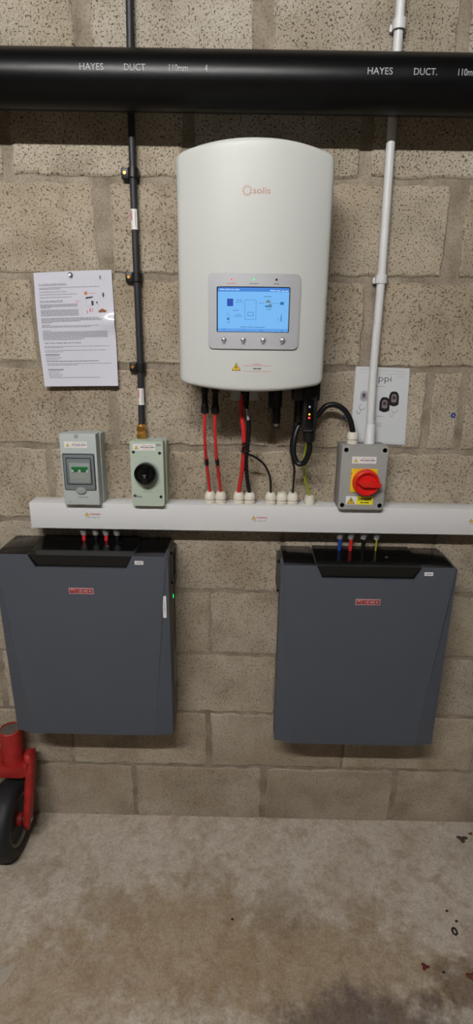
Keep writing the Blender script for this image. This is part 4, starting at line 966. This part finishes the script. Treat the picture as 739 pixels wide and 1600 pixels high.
    poly_mapped('badge_frame', [rect(bx-.0350, bx+.0350, bz-.0100, bz-.0082), rect(bx-.0350, bx+.0350, bz+.0068, bz+.0085)], plane_at(D+.0014), 'logo_plate', bp_)
    # white stickers
    s0 = prism('serial_sticker', rect(X(.152), X(.176), zt-.026, zt-.015), D-.0005, D+.0004, 'white_sticker', t)
    poly_mapped('print', [rect(X(.156), X(.172), zt-.0215, zt-.0195)], plane_at(D+.0008), 'ink_light', s0)
    if extra_sticker:
        s1 = prism('tall_sticker', rect(X(hw-.0175), X(hw-.0075), zt-.190, zt-.122), D-.0065, D-.0005, 'white_sticker', t)
        poly_mapped('print', [rect(X(hw-.0145), X(hw-.0125), zt-.172, zt-.138)], plane_at(D-.0001), 'ink_pale', s1)
    return t
battery(-.0820, .4750, 'slate grey wall battery with a tall white sticker near one edge', True, -.003)
battery(.7190, .4560, 'slate grey wall battery without a tall sticker, below the grey isolator', False, .004)

# ------------------------------------------------------------------ red trolley caster
WXc, WD, WR = -.390, .140, .125
cs = thing('trolley_caster', 'red steel trolley caster with a fat black rubber wheel standing by the wall', 'caster', P(WXc, WD, 0))
whl = lathe('tyre', [(.078, -.030), (.088, -.040), (.100, -.042), (.114, -.038), (.1225, -.026), (.125, -.010), (.125, .010), (.1225, .026), (.114, .038), (.100, .042), (.088, .040), (.078, .030)], P(WXc, WD, WR), (1, 0, 0), 'tyre', cs, 48, 50)
rim = lathe('rim', [(.020, -.020), (.050, -.020), (.066, -.024), (.076, -.034), (.082, -.036), (.082, -.030), (.080, 0), (.082, .030), (.082, .037), (.077, .036), (.066, .022), (.050, .014), (.020, .014)], P(WXc, WD, WR), (1, 0, 0), 'rim_metal', cs, 40, 40)
lathe('hub', [(.0, -.044), (.022, -.044), (.024, .020), (.020, .044), (0, .044)], P(WXc, WD, WR), (1, 0, 0), 'red_enamel', cs, 20)
lathe('axle_bolt', [(0, -.075), (.009, -.075), (.006, .066), (.0075, .070), (.0075, .0745), (0, .0755)], P(WXc, WD, WR), (1, 0, 0), 'steel', cs, 8, 20)
PX, PD = -.384, .070
def fork_arm(s):
    bm = bmesh.new(); rings = []
    pts = [(WXc+s*.060, PD+.008, .3440, .008, .005), (WXc+s*.061, PD+.008, .3425, .018, .010), (WXc+s*.063, PD+.008, .336, .024, .0135), (WXc+s*.069, PD+.012, .318, .025, .013), (WXc+s*.068, PD+.030, .262, .024, .0135), (WXc+s*.064, PD+.050, .190, .023, .0130), (WXc+s*.061, WD, .125, .021, .0120), (WXc+s*.058, WD+.006, .092, .010, .0080)]
    for i, (x, d, z, hd_w, hx_w) in enumerate(pts):
        ring = []
        for k in range(12):
            a = 2*PI*k/12
            cs_, sn = math.cos(a), math.sin(a)
            ring.append(bm.verts.new(P(x+math.copysign(abs(cs_)**.6, cs_)*hx_w, d+math.copysign(abs(sn)**.6, sn)*hd_w, z+(0.0 if i not in (0,) else .0))))
        rings.append(ring)
    for a, b in zip(rings[:-1], rings[1:]):
        for k in range(12): bm.faces.new((a[k], b[k], b[(k+1) % 12], a[(k+1) % 12]))
    bm.faces.new(list(reversed(rings[0]))); bm.faces.new(rings[-1])
    bmesh.ops.translate(bm, verts=bm.verts, vec=world_off(cs)); from_bm('fork_arm', bm, 'red_enamel', cs, smooth=True)
fork_arm(1); fork_arm(-1)
prism_pts = [(WXc-.066, .276), (WXc-.045, .264), (WXc+.045, .264), (WXc+.066, .276), (WXc+.068, .322), (WXc+.054, .318), (WXc+.040, .306), (WXc-.030, .306), (WXc-.054, .318), (WXc-.068, .322)]
prism('fork_crown', prism_pts, PD-.035, PD+.045, 'red_enamel', cs, .006, 3)
lathe('post', [(.040, 0), (.038, .012), (.0355, .030), (.0345, .125), (.0325, .127), (.0300, .127), (.0300, .121), (0, .121)], P(PX, PD, .300), (0, 0, 1), 'red_enamel', cs, 32)
lathe('post_cap', [(.0298, 0), (.0298, .003), (.012, .0045), (0, .004)], P(PX, PD, .4205), (0, 0, 1), 'rust_dust', cs, 24)

# ------------------------------------------------------------------ litter on the floor
def leaf_bit(label, x, d, s, m, name='dry_leaf', cat='leaf', lobes=3, hump=.25):
    bm = bmesh.new(); n = 18; rim_ = []; low = []
    ph = random.uniform(0, 6)
    for i in range(n):
        a = 2*PI*i/n; r = s*(.72+.28*math.sin(lobes*a+ph)+random.uniform(-.08, .08))
        rim_.append(bm.verts.new(P(x+r*math.cos(a), d+r*.8*math.sin(a), .0012+abs(random.gauss(0, .1))*s*.4)))
        low.append(bm.verts.new(P(x+r*math.cos(a)*.96, d+r*.8*math.sin(a)*.96, .0)))
    c = bm.verts.new(P(x, d, .0015+s*hump))
    for i in range(n):
        j = (i+1) % n; bm.faces.new((rim_[i], rim_[j], c)); bm.faces.new((rim_[i], low[i], low[j], rim_[j]))
    bm.faces.new(list(reversed(low)))
    o = bpy.data.objects.new('x', None)
    o_ = from_bm(name, bm, m, None); bpy.data.objects.remove(o)
    for v in o_.data.vertices: v.co -= P(x, d, 0)
    o_.location = P(x, d, 0)
    tag(o_, label, cat); return o_
leaf_bit('dark curled dead leaf lying on the floor close to the wall', 1.148, .068, .022, 'dry_leaf')
leaf_bit('tiny reddish leaf scrap beside the dark dead leaf', 1.186, .046, .009, 'rust_leaf')
leaf_bit('small dark red leaf lying alone on the stained concrete', .891, .478, .0135, 'red_leaf')
leaf_bit('rusty brown leaf at the edge of an orange floor stain', 1.014, .500, .022, 'rust_leaf')
for x, d, s, lb in ((1.0073, .382, .0085, 'dark brown ring shaped seed husk on the concrete'), (1.0238, .352, .0050, 'small dark seed near the ring shaped husk'),
                    (1.0058, .3219, .0048, 'small dark seed farthest from the ring shaped husk, toward the wall'), (.9376, .4915, .0045, 'small dark seed beside the dark red leaf'),
                    (.3550, .3625, .0045, 'lone black pebble in the middle of the concrete floor')):
    bm = bmesh.new()
    if lb.startswith('dark brown'):
        tube_bm(bm, [Vector((s*.75*math.cos(a), s*1.1*math.sin(a), .0025)) for a in [2*PI*k/14 for k in range(15)]], .0028, 7)
    else:
        bmesh.ops.create_icosphere(bm, subdivisions=2, radius=1.0)
        for v in bm.verts: v.co = Vector((v.co.x*s*(1+.15*math.sin(5*v.co.z)), v.co.y*s*.75, (v.co.z+.9)*s*.45))
    o = from_bm('seed' if 'pebble' not in lb else 'pebble', bm, 'seed', None, smooth=True); o.location = P(x, d, 0)
    tag(o, lb, 'seed' if 'pebble' not in lb else 'pebble')
sc = thing('cardboard_scrap', 'torn pale cardboard scrap with a small metal strip on the floor', 'scrap', P(-.262, .52, 0))
bm = bmesh.new(); prism_bm(bm, [(-.31, -.010), (-.248, .020), (-.236, .016), (-.246, -.018), (-.262, -.040), (-.31, -.045)], 0, .002)
for v in bm.verts: v.co = Vector((v.co.x, v.co.z-.52, -v.co.y+.0))
bmesh.ops.translate(bm, verts=bm.verts, vec=world_off(sc)); from_bm('card', bm, 'scrap', sc)
bm = bmesh.new(); bm_box(bm, -.325, -.262, .562, .576, .001, .006, .001)
bmesh.ops.rotate(bm, cent=P(-.275, .568, 0), matrix=Matrix.Rotation(math.radians(35), 3, 'Z'), verts=bm.verts)
bmesh.ops.translate(bm, verts=bm.verts, vec=world_off(sc)); from_bm('metal_strip', bm, 'steel', sc)
